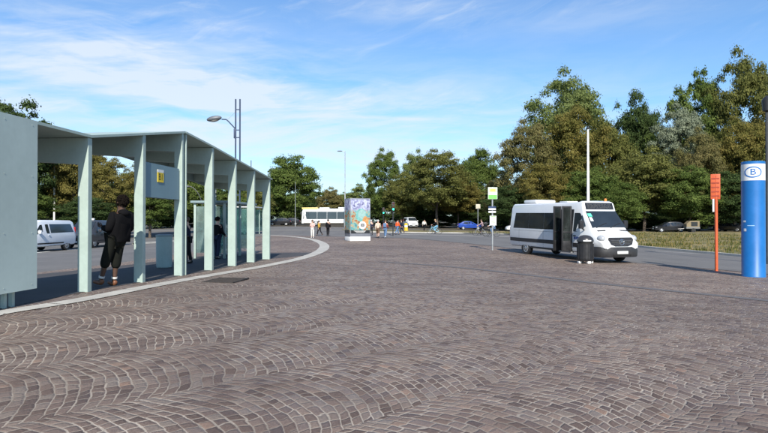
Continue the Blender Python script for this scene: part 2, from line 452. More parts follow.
def ribbon(name, line, widths, dz, mat, thick=0.0, kind='structure', step=0.5, stones=0):
    """a strip along a line (flush marking, or a kerb when thick)"""
    L = [V(p[0], p[1], 0) for p in line]
    pts = []; ws = []
    for i in range(len(L)-1):     # Catmull-Rom
        p0, p1, p2, p3 = L[max(i-1, 0)], L[i], L[i+1], L[min(i+2, len(L)-1)]
        n = max(2, int((p2-p1).length/step))
        for k in range(n):
            t = k/n
            pts.append(0.5*((2*p1)+(p2-p0)*t+(2*p0-5*p1+4*p2-p3)*t*t+(3*p1-p0-3*p2+p3)*t**3)); ws.append(widths[i]*(1-t)+widths[i+1]*t)
    pts.append(L[-1]); ws.append(widths[-1])
    vs = []; fs = []
    for i, p in enumerate(pts):
        d = (pts[min(i+1, len(pts)-1)]-pts[max(i-1, 0)]).normalized(); nrm = V(-d.y, d.x, 0)
        for sgn in (1, -1):
            q = p+nrm*ws[i]*0.5*sgn; g = gz(q.x, q.y)
            vs.append((q.x, q.y, g+dz)); vs.append((q.x, q.y, g+dz-max(thick, 0.001)))
    for i in range(len(pts)-1):
        a, b = i*4, (i+1)*4
        fs.append((a, a+2, b+2, b))
        if thick: fs += [(a+1, a, b, b+1), (a+2, a+3, b+3, b+2)]
    if stones:      # separate kerb stones with open joints
        keep = []; run = 0.0
        for i in range(len(pts)-1):
            run += (pts[i+1]-pts[i]).length
            if run > stones: run = 0.0
            else: keep.append(i)
        fs = [f for f in fs if f[0]//4 in set(keep)]
    m = MB().add(vs, fs)
    o = m.build(name, mat, None, 0)
    return tag(o, None, None, None, kind), [(p.x, p.y) for p in pts]

# ------------------------------------------------------------------ ground, road, plaza
ASPH = asphalt('worn road asphalt', (0.085, 0.083, 0.082), (0.165, 0.158, 0.152))
PLATD = asphalt('dark platform ground', (0.032, 0.031, 0.034), (0.062, 0.059, 0.062), 0.8)
CONC = stone('pale concrete kerb', (0.40, 0.385, 0.35))
SOIL = stone('soil under the trees', (0.075, 0.06, 0.038), 0.4)
COB = cobbles(); DRY = drygrass()
PAINT = pm('road paint', (0.72, 0.72, 0.68), 0.7, 0, 0.18, 3)

g = MB()
g.add([(-2500, -600, -0.6), (2500, -600, -0.6), (2500, 4000, -0.6), (-2500, 4000, -0.6)], [(0, 1, 2, 3)])
tag(g.build('ground', SOIL, None, 0), None, None, None, 'structure')
sheet('terrain', [(-240, -120), (240, -120), (240, 420), (-240, 420)], -0.03, SOIL, 6)
sheet('road', [(-110, -40), (60, -40), (60, 62), (110, 74), (110, 79), (30, 79), (-110, 130)], 0.0, ASPH, 3)
EDGE = [(16, -30), (15.2, -5), (14.2, 10), (13.0, 18.0), (11.9, 21.8), (9.9, 25.3), (7.9, 29.2), (7.7, 34.5), (5.2, 43.5), (1.5, 53), (-5.5, 57.5), (-12, 63), (-14, 58), (-11.2, 40), (-9.9, 25), (-9.6, 14), (-10.2, 4), (-10.8, -30)]
sheet('plaza', EDGE, 0.006, COB, 1.2)
bk = lambda k, d: (FIN[0][0]+(FIN[6][0]-FIN[0][0])*k/6-d*0.997, FIN[0][1]+(FIN[6][1]-FIN[0][1])*k/6+d*0.076)
sheet('platform_floor', [bk(-6, 0.06), bk(6.15, 0.05), bk(7.6, -0.9), bk(8.3, -1.35), bk(8.8, -0.6), bk(8.6, 2.5), bk(8, 3.9), bk(-6, 3.9)][::1], 0.011, PLATD, 1.0)  # dark sheet under the roof, with a tongue past the last fin
ribbon('kerb_strip', [(-6.25, 2.0), (-5.55, 7.3), hit(0, 314), hit(100, 297), hit(200, 277.5), hit(265, 266.3), hit(305, 257.5), hit(323, 249.5), hit(322, 243.5), hit(308, 238.8), hit(285, 236.2), hit(262, 235)], [0.32, 0.32, 0.32, 0.34, 0.36, 0.40, 0.5, 0.62, 0.62, 0.6, 0.6, 0.6], 0.016, CONC, step=0.026, stones=1.0)
ribbon('drain_channel', [hit(380, 262), hit(470, 269), hit(600, 284), hit(768, 301), (9.5, 8.6)], [0.34]*5, 0.013, asphalt('drain channel stone', (0.085, 0.08, 0.082), (0.125, 0.115, 0.115), 2.0))
ribbon('plaza_edging', [(14.2, 10), (13.0, 18.0), (11.9, 21.8), (9.9, 25.3), (7.9, 29.2), (7.7, 34.5), (5.2, 43.5), (1.5, 53), (-5.5, 57.5)], [0.2]*9, 0.013, asphalt('edging stone', (0.06, 0.055, 0.055), (0.11, 0.10, 0.10), 2.0))
# verge beyond the road
VK = [(19.8, -20), (19.4, 8), (18.9, 20), (18.2, 29), (17.0, 37.5), (16.3, 48), (15.8, 60), (14.0, 67), (9, 70), (2, 71.2), (-3, 72.5)]
ribbon('verge_kerb', VK, [0.22]*len(VK), 0.12, CONC, 0.2, step=0.8)
sheet('verge', VK + [(-4, 76.2), (3, 77.0), (17, 77.2), (60, 73), (60, -20)], 0.09, DRY, 2.5)
sheet('path', [(-40, 78.3), (3, 77.1), (17, 77.3), (60, 73.1), (60, 76), (17, 79.6), (-40, 80.5)], 0.02, asphalt('light path', (0.16, 0.15, 0.14), (0.25, 0.235, 0.21)), 2.5)
ribbon('far_verge', [(-6, 81.5), (10, 81), (40, 79), (64, 77)], [3.4]*4, 0.05, DRY, 0.0)
ribbon('taxi_bay_line', [hit(20, 254.5), hit(50, 251.5)], [0.22]*2, 0.012, PAINT)
ribbon('taxi_bay_line', [hit(66, 250.3), hit(80, 249)], [0.22]*2, 0.012, PAINT)
ribbon('taxi_bay_line', [hit(94, 247.5), hit(104, 246.5)], [0.22]*2, 0.012, PAINT)
ribbon('island_kerb', [(-19.5, 44), (-17.5, 50), (-16.5, 58), (-16.8, 68)], [0.3]*4, 0.12, CONC, 0.2)
ribbon('road_stripe', [hit(400, 234.6), hit(455, 235.4), hit(512, 237)], [1.6]*3, 0.006, asphalt('pale road band', (0.20, 0.195, 0.185), (0.31, 0.30, 0.28)))  # wide pale band laid over the far road
ribbon('road_stripe', [hit(655, 251), hit(700, 254)], [0.14]*2, 0.006, pm('faded road paint', (0.34, 0.34, 0.33), 0.8, 0, 0.3, 3))
# drain grate in the setts
gx, gy = hit(226, 281.5)
gr = MB(); 
for i in range(13): gr.box((0, -0.6+i*0.1, 0.0), (0.86, 0.04, 0.03))
gr.box((-0.45, 0, 0), (0.05, 1.3, 0.034)); gr.box((0.45, 0, 0), (0.05, 1.3, 0.034)); gr.box((0, 0.65, 0), (0.95, 0.05, 0.034)); gr.box((0, -0.65, 0), (0.95, 0.05, 0.034))
t = empty('drain_cover', (gx, gy, gz(gx, gy)+0.014), R(-6), 'dark iron drain cover let into the setts beside the pale kerb strip', 'drain cover')
t.scale = (0.8, 0.8, 1)
gr.build('grate', pm('rusty cast iron', (0.05, 0.042, 0.038), 0.7, 0.4, 0.3, 6), t)
MB().box((0, 0, -0.006), (0.86, 1.26, 0.012)).build('pit', pm('black pit', (0.008, 0.008, 0.008), 0.9), t)
# ------------------------------------------------------------------ the canopy of fins
AX = V(FIN[6][0]-FIN[0][0], FIN[6][1]-FIN[0][1], 0)/6.0      # one bay along the front line
AN = V(-AX.y, AX.x, 0).normalized()                          # away from the plaza
AXN = AX.normalized()
def cp(k, s, z): p = V(FIN[0][0], FIN[0][1], 0)+AX*k+AN*s; return V(p.x, p.y, z)
def zline(k, y): return CAMH+(HOR-y)*cp(k, 0, 0).y/F
TOPK = [-4, 0, 2.0, 3, 4, 5, 6.08]
TOPZ = [zline(-0.75, 121), zline(0, 134)-0.02, zline(2.03, 131), zline(3, 146), zline(4, 159), zline(5, 169.3), zline(6.08, 178.5)]
def ztop(k): return float(np.interp(k, TOPK, TOPZ))
DEP = 2.35
can = empty('bus_canopy', cp(0, 0, gz(FIN[0][0], FIN[0][1])), 0, 'long mint green canopy of upright fins with a folded roof', 'canopy')
def inroot(m): m.v = [tuple(V(*p)-can.location) for p in m.v]; return m
for k, w, th in ((0, .20, .13), (1, .205, .13), (1.985, .215, .10), (2.09, .215, .05), (3, .24, .13), (4, .26, .13), (5, .28, .13), (6, .30, .13), (-1.35, .2, .13), (-3, .2, .13)):
    b = cp(k, 0, 0); z0 = gz(b.x, b.y); zt = ztop(k)-0.055
    if k == 6: zt = ztop(6.08)-0.055
    poly = [cp(k, 0, z0), cp(k, w, z0), cp(k, w, zt-0.50), cp(k, DEP-0.06, zt-0.36), cp(k, DEP-0.06, zt), cp(k, 0, zt)]
    m = inroot(MB().prism([p-AXN*th/2 for p in poly], AXN*th)).build('fin', MINT, can, 30)
    bv = m.modifiers.new('b', 'BEVEL'); bv.width = 0.008; bv.segments = 2; bv.limit_method = 'ANGLE'
for ks in ((-4, 0), (0, 2.03), (2.045, 3, 4, 5, 6.12)):
    vs = []; fs = []
    for k in ks:
        zt = ztop(k) if k <= 6.08 else ztop(6.08)
        vs += [cp(k, -0.03, zt-0.05), cp(k, DEP, zt-0.05), cp(k, DEP, zt), cp(k, -0.03, zt)]
    n = len(ks)
    for i in range(n-1):
        a, b = i*4, i*4+4
        fs += [(a+j, a+(j+1) % 4, b+(j+1) % 4, b+j) for j in range(4)]
    fs += [(0, 1, 2, 3), (4*n-1, 4*n-2, 4*n-3, 4*n-4)]
    inroot(MB().add(vs, fs)).build('roof_panel', MINT, can, 0)
    vs = []; fs = []
    for k in ks:
        kk = min(k, 6.03); zt = ztop(kk)-0.052
        vs += [cp(kk, DEP-0.055, zt-0.40), cp(kk, DEP-0.005, zt-0.40), cp(kk, DEP-0.005, zt), cp(kk, DEP-0.055, zt)]
    fs = []
    for i in range(n-1):
        a, b = i*4, i*4+4
        fs += [(a+j, a+(j+1) % 4, b+(j+1) % 4, b+j) for j in range(4)]
    fs += [(0, 1, 2, 3), (4*n-1, 4*n-2, 4*n-3, 4*n-4)]
    inroot(MB().add(vs, fs)).build('rear_beam', MINTD, can, 0)
for k in (-0.05, 3.02, 6.0):
    b = cp(k, DEP-0.03, 0); z0 = gz(b.x, b.y)
    inroot(MB().tube([(b.x, b.y, z0-0.02), (b.x, b.y, ztop(min(k, 6))-0.45)], 0.06, 14)).build('rear_post', MINTD, can)
# end panel in front of the first bays
pz0, pz1 = zline(-0.9, 290.3), ztop(-1)-0.012
k0, k1 = -0.755, -3.2
pe = empty('display_panel', cp(-1.5, 0, gz(*cp(-1.5, 0, 0)[:2])), 0, 'large blank pale mint panel on short feet at the near end of the canopy', 'panel')
def inpe(m): m.v = [tuple(V(*p)-pe.location) for p in m.v]; return m
a = [cp(k0, -0.075, pz0), cp(k1, -0.075, pz0), cp(k1, -0.075, pz1), cp(k0, -0.075, pz1)]
bd = MB().prism(a, AN*0.17)
for kk in np.linspace(k0-0.06, k1+0.06, 9):
    for zz in (pz0+0.08, (pz0*2+pz1)/3, (pz0+pz1*2)/3, pz1-0.08):
        p = cp(kk, -0.078, zz); bd.tube([p, p-AN*0.003], 0.008, 8)
pp = inpe(bd).build('board', pm('pale mint sheet', (0.42, 0.50, 0.465), 0.4, 0, 0.08, 0.8), pe, 30)
for kk in (-0.94, -1.02, -2.4, -2.48):
    b = cp(kk, 0.06, 0)
    inpe(MB().box((b.x, b.y, (gz(b.x, b.y)+pz0)/2), (0.06, 0.06, pz0-gz(b.x, b.y)+0.06))).build('foot', MINT, pe)
# hanging sign box with the platform number
sb = empty('platform_sign', cp(1.52, 0.1, zline(1.5, 198)), 0, 'blue grey sign box with a yellow B1 plate hung between two fins', 'sign')
def insb(m): m.v = [tuple(V(*p)-sb.location) for p in m.v]; return m
za, zb_ = zline(1.52, 198.3), zline(1.52, 165.5)
insb(MB().prism([cp(1.045, 0.06, za), cp(1.935, 0.06, za), cp(1.935, 0.06, zb_), cp(1.045, 0.06, zb_)], AN*0.22)).build('box', pm('sign box blue grey', (0.155, 0.245, 0.285), 0.45, 0, 0.05, 1.5), sb)
ang = math.atan2(AX.y, AX.x)
cb = cp(1.43, 0.06, zline(1.43, 176))
pl = MB().box((0, 0, 0), (0.30, 0.012, 0.30)).build('number_plate', pm('traffic yellow', (0.72, 0.53, 0.03), 0.4, 0, 0.04), sb, 0)
pl.location = cb-sb.location-AN*0.008; pl.rotation_euler = (0, 0, ang)
hp = MB().box((0, -0.002, 0.115), (0.30, 0.012, 0.07)).build('header', WHITE, pl, 0)
text_mesh('lettering', 'B1', 0.22, pm('sign black', (0.015, 0.015, 0.017), 0.5), pl, (0, -0.008, -0.03), (R(90), 0, 0), 0.001)
# mint litter bin behind the fins
bx, by = hit(164.3, 268.0)
lb = empty('litter_bin', (bx, by, gz(bx, by)+0.011), 0.4, 'tall mint green cylindrical litter bin under the sign box', 'litter bin')
MB().lathe([(0.20, 0), (0.225, 0.02), (0.235, 0.1), (0.245, 0.9), (0.245, 0.98)], 28).build('drum', pm('bin mint', (0.30, 0.40, 0.39), 0.45, 0, 0.08, 3), lb)
MB().lathe([(0.25, 0.975), (0.255, 0.99), (0.255, 1.03), (0.15, 1.045)], 28).build('rim', MINTD, lb)
MB().lathe([(0.15, 1.046), (0.14, 1.05)], 20).build('opening', BLACKP, lb)

# glass waiting booth behind the far fins
TEALG = clearglass('teal tinted glass', (0.62, 0.80, 0.79), 0.22)
def booth(name, X, Y, rz, L, D, H, label, roofmat, frame=MINTD):
    z = gz(X, Y); t = empty(name, (X, Y, z+0.01), rz, label, 'bus shelter')
    for x in (0, L/2, L):
        for y in (0, D):
            MB().box((x, y, H/2), (0.09, 0.09, H), 0, 0.008).build('post', frame, t)
    MB().box((L/2, D/2, H+0.05), (L+0.3, D+0.3, 0.1), 0, 0.015).build('roof', roofmat, t)
    for x in (0, L/2):
        for y in (0.03, D-0.03):
            if y < 0.1 and x > 0: continue
            MB().box((x+L/4, y, H*0.52), (L/2-0.12, 0.014, H*0.84)).build('glass_panel', TEALG, t, 0)
    for x in (0.0, L): MB().box((x, D/2, H*0.52), (0.014, D-0.12, H*0.84)).build('glass_panel', TEALG, t, 0)
    MB().box((L/2, D/2, 0.10), (L-0.1, 0.02, 0.03)).build('rail', frame, t)
    b = MB().box((L*0.62, D-0.35, 0.45), (L*0.5, 0.36, 0.05), 0, 0.01)
    for x in (L*0.42, L*0.82): b.box((x, D-0.35, 0.215), (0.06, 0.3, 0.43))
    b.build('bench', GALV, t)
    return t
bx, by = hit(224.5, 259.0)
booth('bus_shelter', bx, by, ang, 3.9, 1.25, 2.3, 'teal glass waiting booth behind the far end of the fin canopy', MINTD, MINT)
bx, by = hit(253, 235.0)
booth('bus_shelter', bx, by, ang, 5.0, 2.0, 3.1, 'distant white roofed shelter seen past the last fin', WHITE, MINT)

# ------------------------------------------------------------------ blue station totem
TX, TY = px(753.3, 17.9), 17.9
tz = gz(TX, TY)+0.006
TR = 21.0/2/F*17.9*0.985
TH = (275.0-160.3)/F*17.9
BLUE = pm('station blue', (0.006, 0.118, 0.36), 0.42, 0, 0.10, 1.6, 0.1)
NAVY = pm('logo blue', (0.01, 0.13, 0.42), 0.4, 0, 0.05)
to_ = empty('station_totem', (TX, TY, tz), 0, 'tall bright blue round station column with a white band and oval B logo', 'totem')
zw0, zw1 = TH*(275-179.3)/114.7, TH*(275-163)/114.7
MB().lathe([(TR*1.01, 0), (TR*1.01, 0.03), (TR, 0.035), (TR, zw0)], 48).build('shaft', BLUE, to_)
MB().lathe([(TR, zw0+0.001), (TR, zw1)], 48).build('band', WHITE, to_)
MB().lathe([(TR, zw1+0.001), (TR, TH-0.015), (TR-0.015, TH), (0.02, TH+0.003)], 48).build('cap', BLUE, to_)
def wrap(o, r, phi, z):
    """bends a flat mesh (x across, y up, z out) round the column"""
    for v in o.data.vertices:
        a = phi + v.co.x/r; rr = r+0.002+max(v.co.z, 0)
        v.co = (rr*math.sin(a), -rr*math.cos(a), z+v.co.y)
    return o
PHI = -math.atan2(TX, TY) - 0.03     # the logo faces the plaza
def ringmesh(name, a, b, wd, mat, parent, z=0.003, n=72):
    m = MB(); vs = []; fs = []
    for k in range(n):
        t = 2*math.pi*k/n
        for s_ in (0, wd): vs.append(((a-s_)*math.cos(t), (b-s_)*math.sin(t), z))
    for k in range(n): fs.append((2*k, 2*((k+1) % n), 2*((k+1) % n)+1, 2*k+1))
    return m.add(vs, fs).build(name, mat, parent, 0)
zc = (zw0+zw1)/2
PHI0 = math.atan2(-TX, TY)*-1
phi = -math.atan2(TX, TY)
wrap(ringmesh('logo_ring', 0.245, 0.175, 0.034, NAVY, to_), TR, phi, zc)
tx = text_mesh('lettering', 'B', 0.27, NAVY, to_, (0, 0, 0), (0, 0, 0), 0.002, 'CENTER', 1.15)
bm = bmesh.new(); bm.from_mesh(tx.data); bmesh.ops.subdivide_edges(bm, edges=bm.edges[:], cuts=2); bm.to_mesh(tx.data); bm.free()
wrap(tx, TR, phi, zc)
for (dxp, yp, w, h) in ((-7.5, 219.8, 0.10, 0.055), (-7.0, 228.3, 0.09, 0.085)):
    m = MB(); nx = 8
    for i in range(nx): m.add([(w*(i/nx-0.5), -h/2, 0.002), (w*((i+1)/nx-0.5), -h/2, 0.002), (w*((i+1)/nx-0.5), h/2, 0.002), (w*(i/nx-0.5), h/2, 0.002)], [(0, 1, 2, 3)])
    wrap(m.build('pictogram', WHITE, to_, 0), TR, phi+math.asin(dxp/10.5), TH*(275-yp)/114.7)
m = MB()
for i in range(10): m.add([(0.2*(i/10-0.5), -0.011, 0.002), (0.2*((i+1)/10-0.5), -0.011, 0.002), (0.2*((i+1)/10-0.5), 0.011, 0.002), (0.2*(i/10-0.5), 0.011, 0.002)], [(0, 1, 2, 3)])
wrap(m.build('caption', pm('pale blue print', (0.3, 0.5, 0.75), 0.4), to_, 0), TR, phi-0.2, TH*(275-224)/114.7)

# ------------------------------------------------------------------ orange sign post
ORNG = pm('signal orange', (0.52, 0.095, 0.028), 0.5, 0, 0.14, 3)
OX, OY = px(716.2, 20.2), 20.2; oz = gz(OX, OY)+0.006
op = empty('orange_sign_post', (OX, OY, oz), R(-30), 'slim orange pole with a slatted orange sign head left of the blue totem', 'sign post')
PH = (271-174.3)/F*OY
MB().tube([(0, 0, 0), (0, 0, PH-0.06)], 0.052, 16).build('pole', ORNG, op)
zs = PH*(271-199.5)/96.7
m = MB().box((-0.02, 0, (zs+PH)/2), (0.30, 0.09, PH-zs), 0, 0.012).build('sign_head', ORNG, op)
for i in range(5): MB().box((-0.02, -0.047, zs+0.12+i*0.155), (0.24, 0.012, 0.045)).build('slot', pm('dark orange', (0.30, 0.045, 0.02), 0.5), m, 0)
MB().box((-0.085, -0.058, PH*(271-205.5)/96.7), (0.055, 0.012, 0.46)).build('paper_notice', WHITE, op, 0)
# black lantern post at the right edge
LX, LY = px(767.2, 24), 24.0
lp = empty('lantern_post', (LX, LY, gz(LX, LY)), 0, 'black lantern post cut by the right edge behind the blue totem', 'lamp post')
hh = (221-112)/F*LY+CAMH-gz(LX, LY)
MB().lathe([(0.10, 0), (0.09, 0.3), (0.06, 0.45), (0.05, hh-0.1), (0.045, hh)], 16).build('pole', DARKM, lp)
MB().lathe([(0.06, hh), (0.15, hh+0.06), (0.19, hh+0.5), (0.13, hh+0.58), (0.03, hh+0.7)], 12).build('lantern', pm('lantern black', (0.015, 0.015, 0.017), 0.4), lp)

# ------------------------------------------------------------------ bus stop sign on the plaza
GX, GY = hit(492.4, 250.6); zz = gz(GX, GY)+0.006; ps = GY/F
st = empty('bus_stop_sign', (GX, GY, zz), R(3), 'grey bus stop pole with a green and white flag and small plates on the plaza', 'bus stop')
MB().tube([(0, 0, 0), (0, 0, (250.6-187.5)*ps)], 0.045, 14).build('pole', GALV, st)
def hz(y): return (250.6-y)*ps
GRN = pm('stop sign green', (0.16, 0.42, 0.10), 0.4, 0, 0.08, 2); LIME = pm('stop sign pale green', (0.50, 0.66, 0.34), 0.4, 0, 0.06)
fl = MB().box((0, -0.06, hz(193.7)), (9.4*ps, 0.05, 11.8*ps), 0, 0.01).build('flag', pm('stop sign white', (0.66, 0.75, 0.62), 0.4, 0, 0.06), st)
MB().box((0, -0.089, hz(197.3)), (8.6*ps, 0.006, 4.0*ps)).build('green_field', GRN, fl, 0)
MB().box((0, -0.089, hz(190.6)), (8.6*ps, 0.006, 4.6*ps)).build('pale_field', LIME, fl, 0)
bs = MB().box((-0.12*0, -0.093, hz(190.8)), (5.2*ps, 0.006, 2.3*ps), 0, 0)
bs.build('bus_symbol', pm('symbol yellow', (0.62, 0.55, 0.10), 0.4), fl, 0)
for y_, c_ in ((207.6, pm('line plate navy', (0.03, 0.05, 0.12), 0.4)), (209.6, WHITE), (212.3, WHITE)):
    MB().box((-0.03, -0.06, hz(y_)), (7.4*ps, 0.03, 1.7*ps)).build('line_plate', c_, st, 0)
tp = MB().box((0.02, -0.06, hz(221)), (6.6*ps, 0.05, 9.6*ps), 0, 0.008).build('timetable', WHITE, st)
m = MB()
for i in range(6): m.box((0.02+(0.04 if i % 2 else -0.03), -0.088, hz(218.2+i*0.95)), (3.6*ps-0.05*i % 3*0.1, 0.004, 0.35*ps))
m.box((0.02, -0.088, hz(217.1)), (5.4*ps, 0.004, 0.8*ps))
m.build('print', GRN, tp, 0)

# ------------------------------------------------------------------ advertising kiosk
KX, KY = hit(357.5, 240.8); zz = gz(KX, KY)+0.006; ps = KY/F
kk = empty('advertising_kiosk', (KX, KY, zz), R(21), 'square advertising box with a colourful poster on a white base', 'kiosk')
KW, KH = 1.72, 42*ps
BH = 4.2*ps
MB().box((0, 0, BH/2), (KW*1.0, 1.45, BH), 0, 0.02).build('base', pm('kiosk white', (0.74, 0.74, 0.72), 0.5, 0, 0.08, 2), kk)
MB().box((0, 0, (BH+KH)/2), (KW, 1.45, KH-BH), 0, 0.015).build('body', pm('kiosk grey', (0.16, 0.17, 0.2), 0.45, 0, 0.1), kk)
def poster(seed):
    m, t, b = newmat('poster print'); co = objco(t); x, y, z = sep(t, co)
    h = x+y
    n = noise(t, vec(t, h*1.0+seed, z*1.0, seed), 2.6, 4, 0.55, 1.2)
    v = (z-BH)/(KH-BH)
    low = ramp(t, n, [(0.3, (0.05, 0.13, 0.16)), (0.40, (0.10, 0.28, 0.29)), (0.48, (0.20, 0.32, 0.28)), (0.54, (0.36, 0.28, 0.15)), (0.60, (0.30, 0.13, 0.06)), (0.66, (0.22, 0.05, 0.04)), (0.74, (0.34, 0.25, 0.13))])
    n2 = noise(t, vec(t, h*1.5+seed, z*1.2, 4.0), 3.0, 3, 0.6, 0.8)
    top = ramp(t, n2, [(0.3, (0.06, 0.06, 0.13)), (0.45, (0.22, 0.22, 0.36)), (0.55, (0.36, 0.38, 0.52)), (0.7, (0.48, 0.50, 0.60))])
    c = mix(t, v.lin(0.62, 0.74), low, top)
    t.links.new(c.k, b.inputs['Base Color']); b.inputs['Roughness'].default_value = 0.25
    return m
PF = MB().box((0, -0.735, (BH+KH)/2+0.12), (KW-0.10, 0.02, KH-BH-0.42)).build('poster', poster(2.0), kk, 0)
PS = MB().box((-KW/2-0.01, 0, (BH+KH)/2+0.12), (0.02, 1.33, KH-BH-0.42)).build('poster', poster(7.0), kk, 0)
def disc(c, r, mat, parent, dz, n=32, sq=1.0, name='shape'):
    m = MB(); m.add([(c[0]+r*math.cos(2*math.pi*i/n), dz, c[1]+r*sq*math.sin(2*math.pi*i/n)) for i in range(n)], [tuple(range(n))]); return m.build(name, mat, parent, 0)
disc((0.05, BH+1.72), 0.46, pm('poster teal', (0.14, 0.34, 0.32), 0.3, 0, 0.3, 4), PF, -0.747, sq=1.15)
disc((0.12, BH+1.80), 0.33, pm('poster pale teal', (0.24, 0.38, 0.36), 0.3, 0, 0.2, 4), PF, -0.749, sq=1.1)
disc((0.42, BH+1.15), 0.26, pm('poster orange', (0.40, 0.20, 0.07), 0.3, 0, 0.5, 7), PF, -0.750, sq=1.9)
disc((0.18, BH+0.92), 0.31, pm('poster white', (0.80, 0.80, 0.78), 0.3, 0, 0.03), PF, -0.752)
m = MB(); 
for c_ in ((0.18, 0.99), (0.18, 0.86)): m.box((c_[0], -0.754, BH+c_[1]), (0.30, 0.004, 0.09))
m.box((0.06, -0.754, BH+0.925), (0.06, 0.004, 0.22)); m.box((0.30, -0.756, BH+0.925), (0.06, 0.004, 0.22))
m.build('emblem', pm('poster black', (0.02, 0.02, 0.022), 0.3), PF, 0)
MB().box((0, -0.748, BH+0.40), (KW-0.12, 0.006, 0.26)).build('black_strip', pm('poster black', (0.02, 0.02, 0.022), 0.3), PF, 0)
m = MB()
for i in range(3): m.box((-0.05+i*0.02, -0.753, BH+0.46-i*0.06), (KW*(0.6-0.1*i), 0.004, 0.022))
m.build('small_print', pm('poster white', (0.80, 0.80, 0.78), 0.3), PF, 0)
MB().box((-KW/2-0.022, 0, BH+0.40), (0.006, 1.30, 0.26)).build('black_strip', pm('poster black', (0.02, 0.02, 0.022), 0.3), PS, 0)

# ------------------------------------------------------------------ lamps and poles
BLUEP = pm('blue lamp steel', (0.035, 0.052, 0.10), 0.45, 0.2, 0.12, 3)
DLY = 31.0; DX = px(237.6, DLY); zz = gz(DX, DLY); ps = DLY/F
dl = empty('double_mast_lamp', (DX, DLY, zz), 0, 'tall twin tube blue lamp post with one long arm rising behind the canopy', 'street lamp')
def dz(y): return CAMH+(HOR-y)*ps-zz
hx = 2.15*ps
for sx in (-hx, hx): MB().tube([(sx, 0, 0), (sx, 0, dz(99))], 0.042, 12).build('mast', BLUEP, dl)
for y_ in (109.5, 130, 137.5, 165, 195): MB().box((0, 0, dz(y_)), (hx*2, 0.05, 0.05)).build('tie', BLUEP, dl)
MB().box((-hx-0.05, 0, dz(133.5)), (0.09, 0.12, 9.5*ps), 0, 0.01).build('bracket', BLUEP, dl)
MB().tube([(-hx, 0, dz(129)), (-7.5*ps-hx, 0, dz(121)), (-9.5*ps-hx, 0, dz(119.4)), (-14*ps-hx, 0, dz(119.2))], 0.032, 10).build('arm', BLUEP, dl)
MB().tube([(-hx, 0, dz(111.5)), (-8.5*ps-hx, 0, dz(120))], 0.009, 6).build('stay_wire', GALV, dl)
hd = MB(); 
hd.ball((0, 0, 0), (0.42, 0.20, 0.15), 20, 10)
h = hd.build('lamp_head', pm('lamp head grey', (0.13, 0.14, 0.155), 0.5, 0.2, 0.15, 4), dl); h.location = (-21.5*ps-hx, 0, dz(118.6)); h.rotation_euler = (0, R(-10), 0)
MB().ball((0.0, 0, -0.075), (0.28, 0.15, 0.10), 16, 8).build('diffuser', pm('lamp diffuser', (0.34, 0.33, 0.30), 0.3), h)
c2 = copy_tree(dl); Y2 = 74.0; c2.location = (px(251, Y2), Y2, gz(px(251, Y2), Y2)); c2.rotation_euler = (0, 0, R(100)); c2['label'] = 'far twin tube lamp post just showing above the end of the canopy roof'
c2.scale = (1.0, 1.0, 1.12)

def lamp(name, x, Y, ytop, r0, arm, label, mat=GALV, head=True, side=-1, group=None):
    X = px(x, Y); z = gz(X, Y); H = CAMH+(HOR-ytop)*Y/F-z
    t = empty(name, (X, Y, z), 0, label, 'street lamp' if head else 'pole', group)
    MB().lathe([(r0*1.7, 0), (r0*1.6, 0.8), (r0, 0.9), (r0*0.55, H)], 12).build('pole', mat, t)
    if head:
        MB().tube([(0, 0, H-0.1), (side*arm*0.3, 0, H+0.02), (side*arm, 0, H+0.08)], r0*0.45, 8).build('arm', mat, t)
        MB().ball((side*(arm+0.35), 0, H+0.07), (0.45, 0.17, 0.09), 14, 8).build('lamp_head', pm('lamp head grey', (0.13, 0.14, 0.155), 0.5), t)
    else:
        MB().lathe([(r0*0.9, H), (r0*1.1, H+0.08), (r0*0.7, H+0.2), (0.02, H+0.22)], 12).build('cap', DARKM, t)
    return t
lamp('street_lamp', 345.0, 92, 151.5, 0.10, 0.5, 'tall thin grey street lamp rising behind the advertising kiosk')
lamp('street_lamp', 295.3, 96, 182, 0.045, 0.25, 'short thin grey post in front of the round green tree by the bus', head=False, side=1)
lamp('white_pole', 588.2, 52, 129, 0.16, 0.6, 'plain tall white pole rising behind the white minibus', pm('pole white', (0.62, 0.62, 0.58), 0.5, 0, 0.08), head=False)
lamp('white_pole', 54.2, 60, 166, 0.11, 0.5, 'thin white pole behind the white taxi van', pm('pole white', (0.62, 0.62, 0.58), 0.5, 0, 0.08), head=False)
lamp('white_pole', 215.6, 70, 180, 0.10, 0.5, 'thin white pole seen through the canopy fins above the glass booth', pm('pole white', (0.62, 0.62, 0.58), 0.5, 0, 0.08), head=False)
Y = 50.0; X = px(203.5, Y); z = gz(X, Y); ps = Y/F
t = empty('curved_lamp', (X, Y, z), 0, 'grey lamp with a curved arching arm seen between the fins', 'street lamp')
pts = [(0, 0, 0), (0, 0, 2.2)] + [(-16*ps*(1-math.cos(a)), 0, 2.2+(CAMH+(HOR-186)*ps-z-2.2)*math.sin(a)) for a in np.linspace(0.15, 1.45, 9)]
MB().tube(pts, 0.04, 8).build('arm', DARKM, t)
MB().ball((pts[-1][0]-0.3, 0, pts[-1][2]-0.02), (0.35, 0.14, 0.09), 12, 6).build('lamp_head', pm('lamp head grey', (0.13, 0.14, 0.155), 0.5), t)
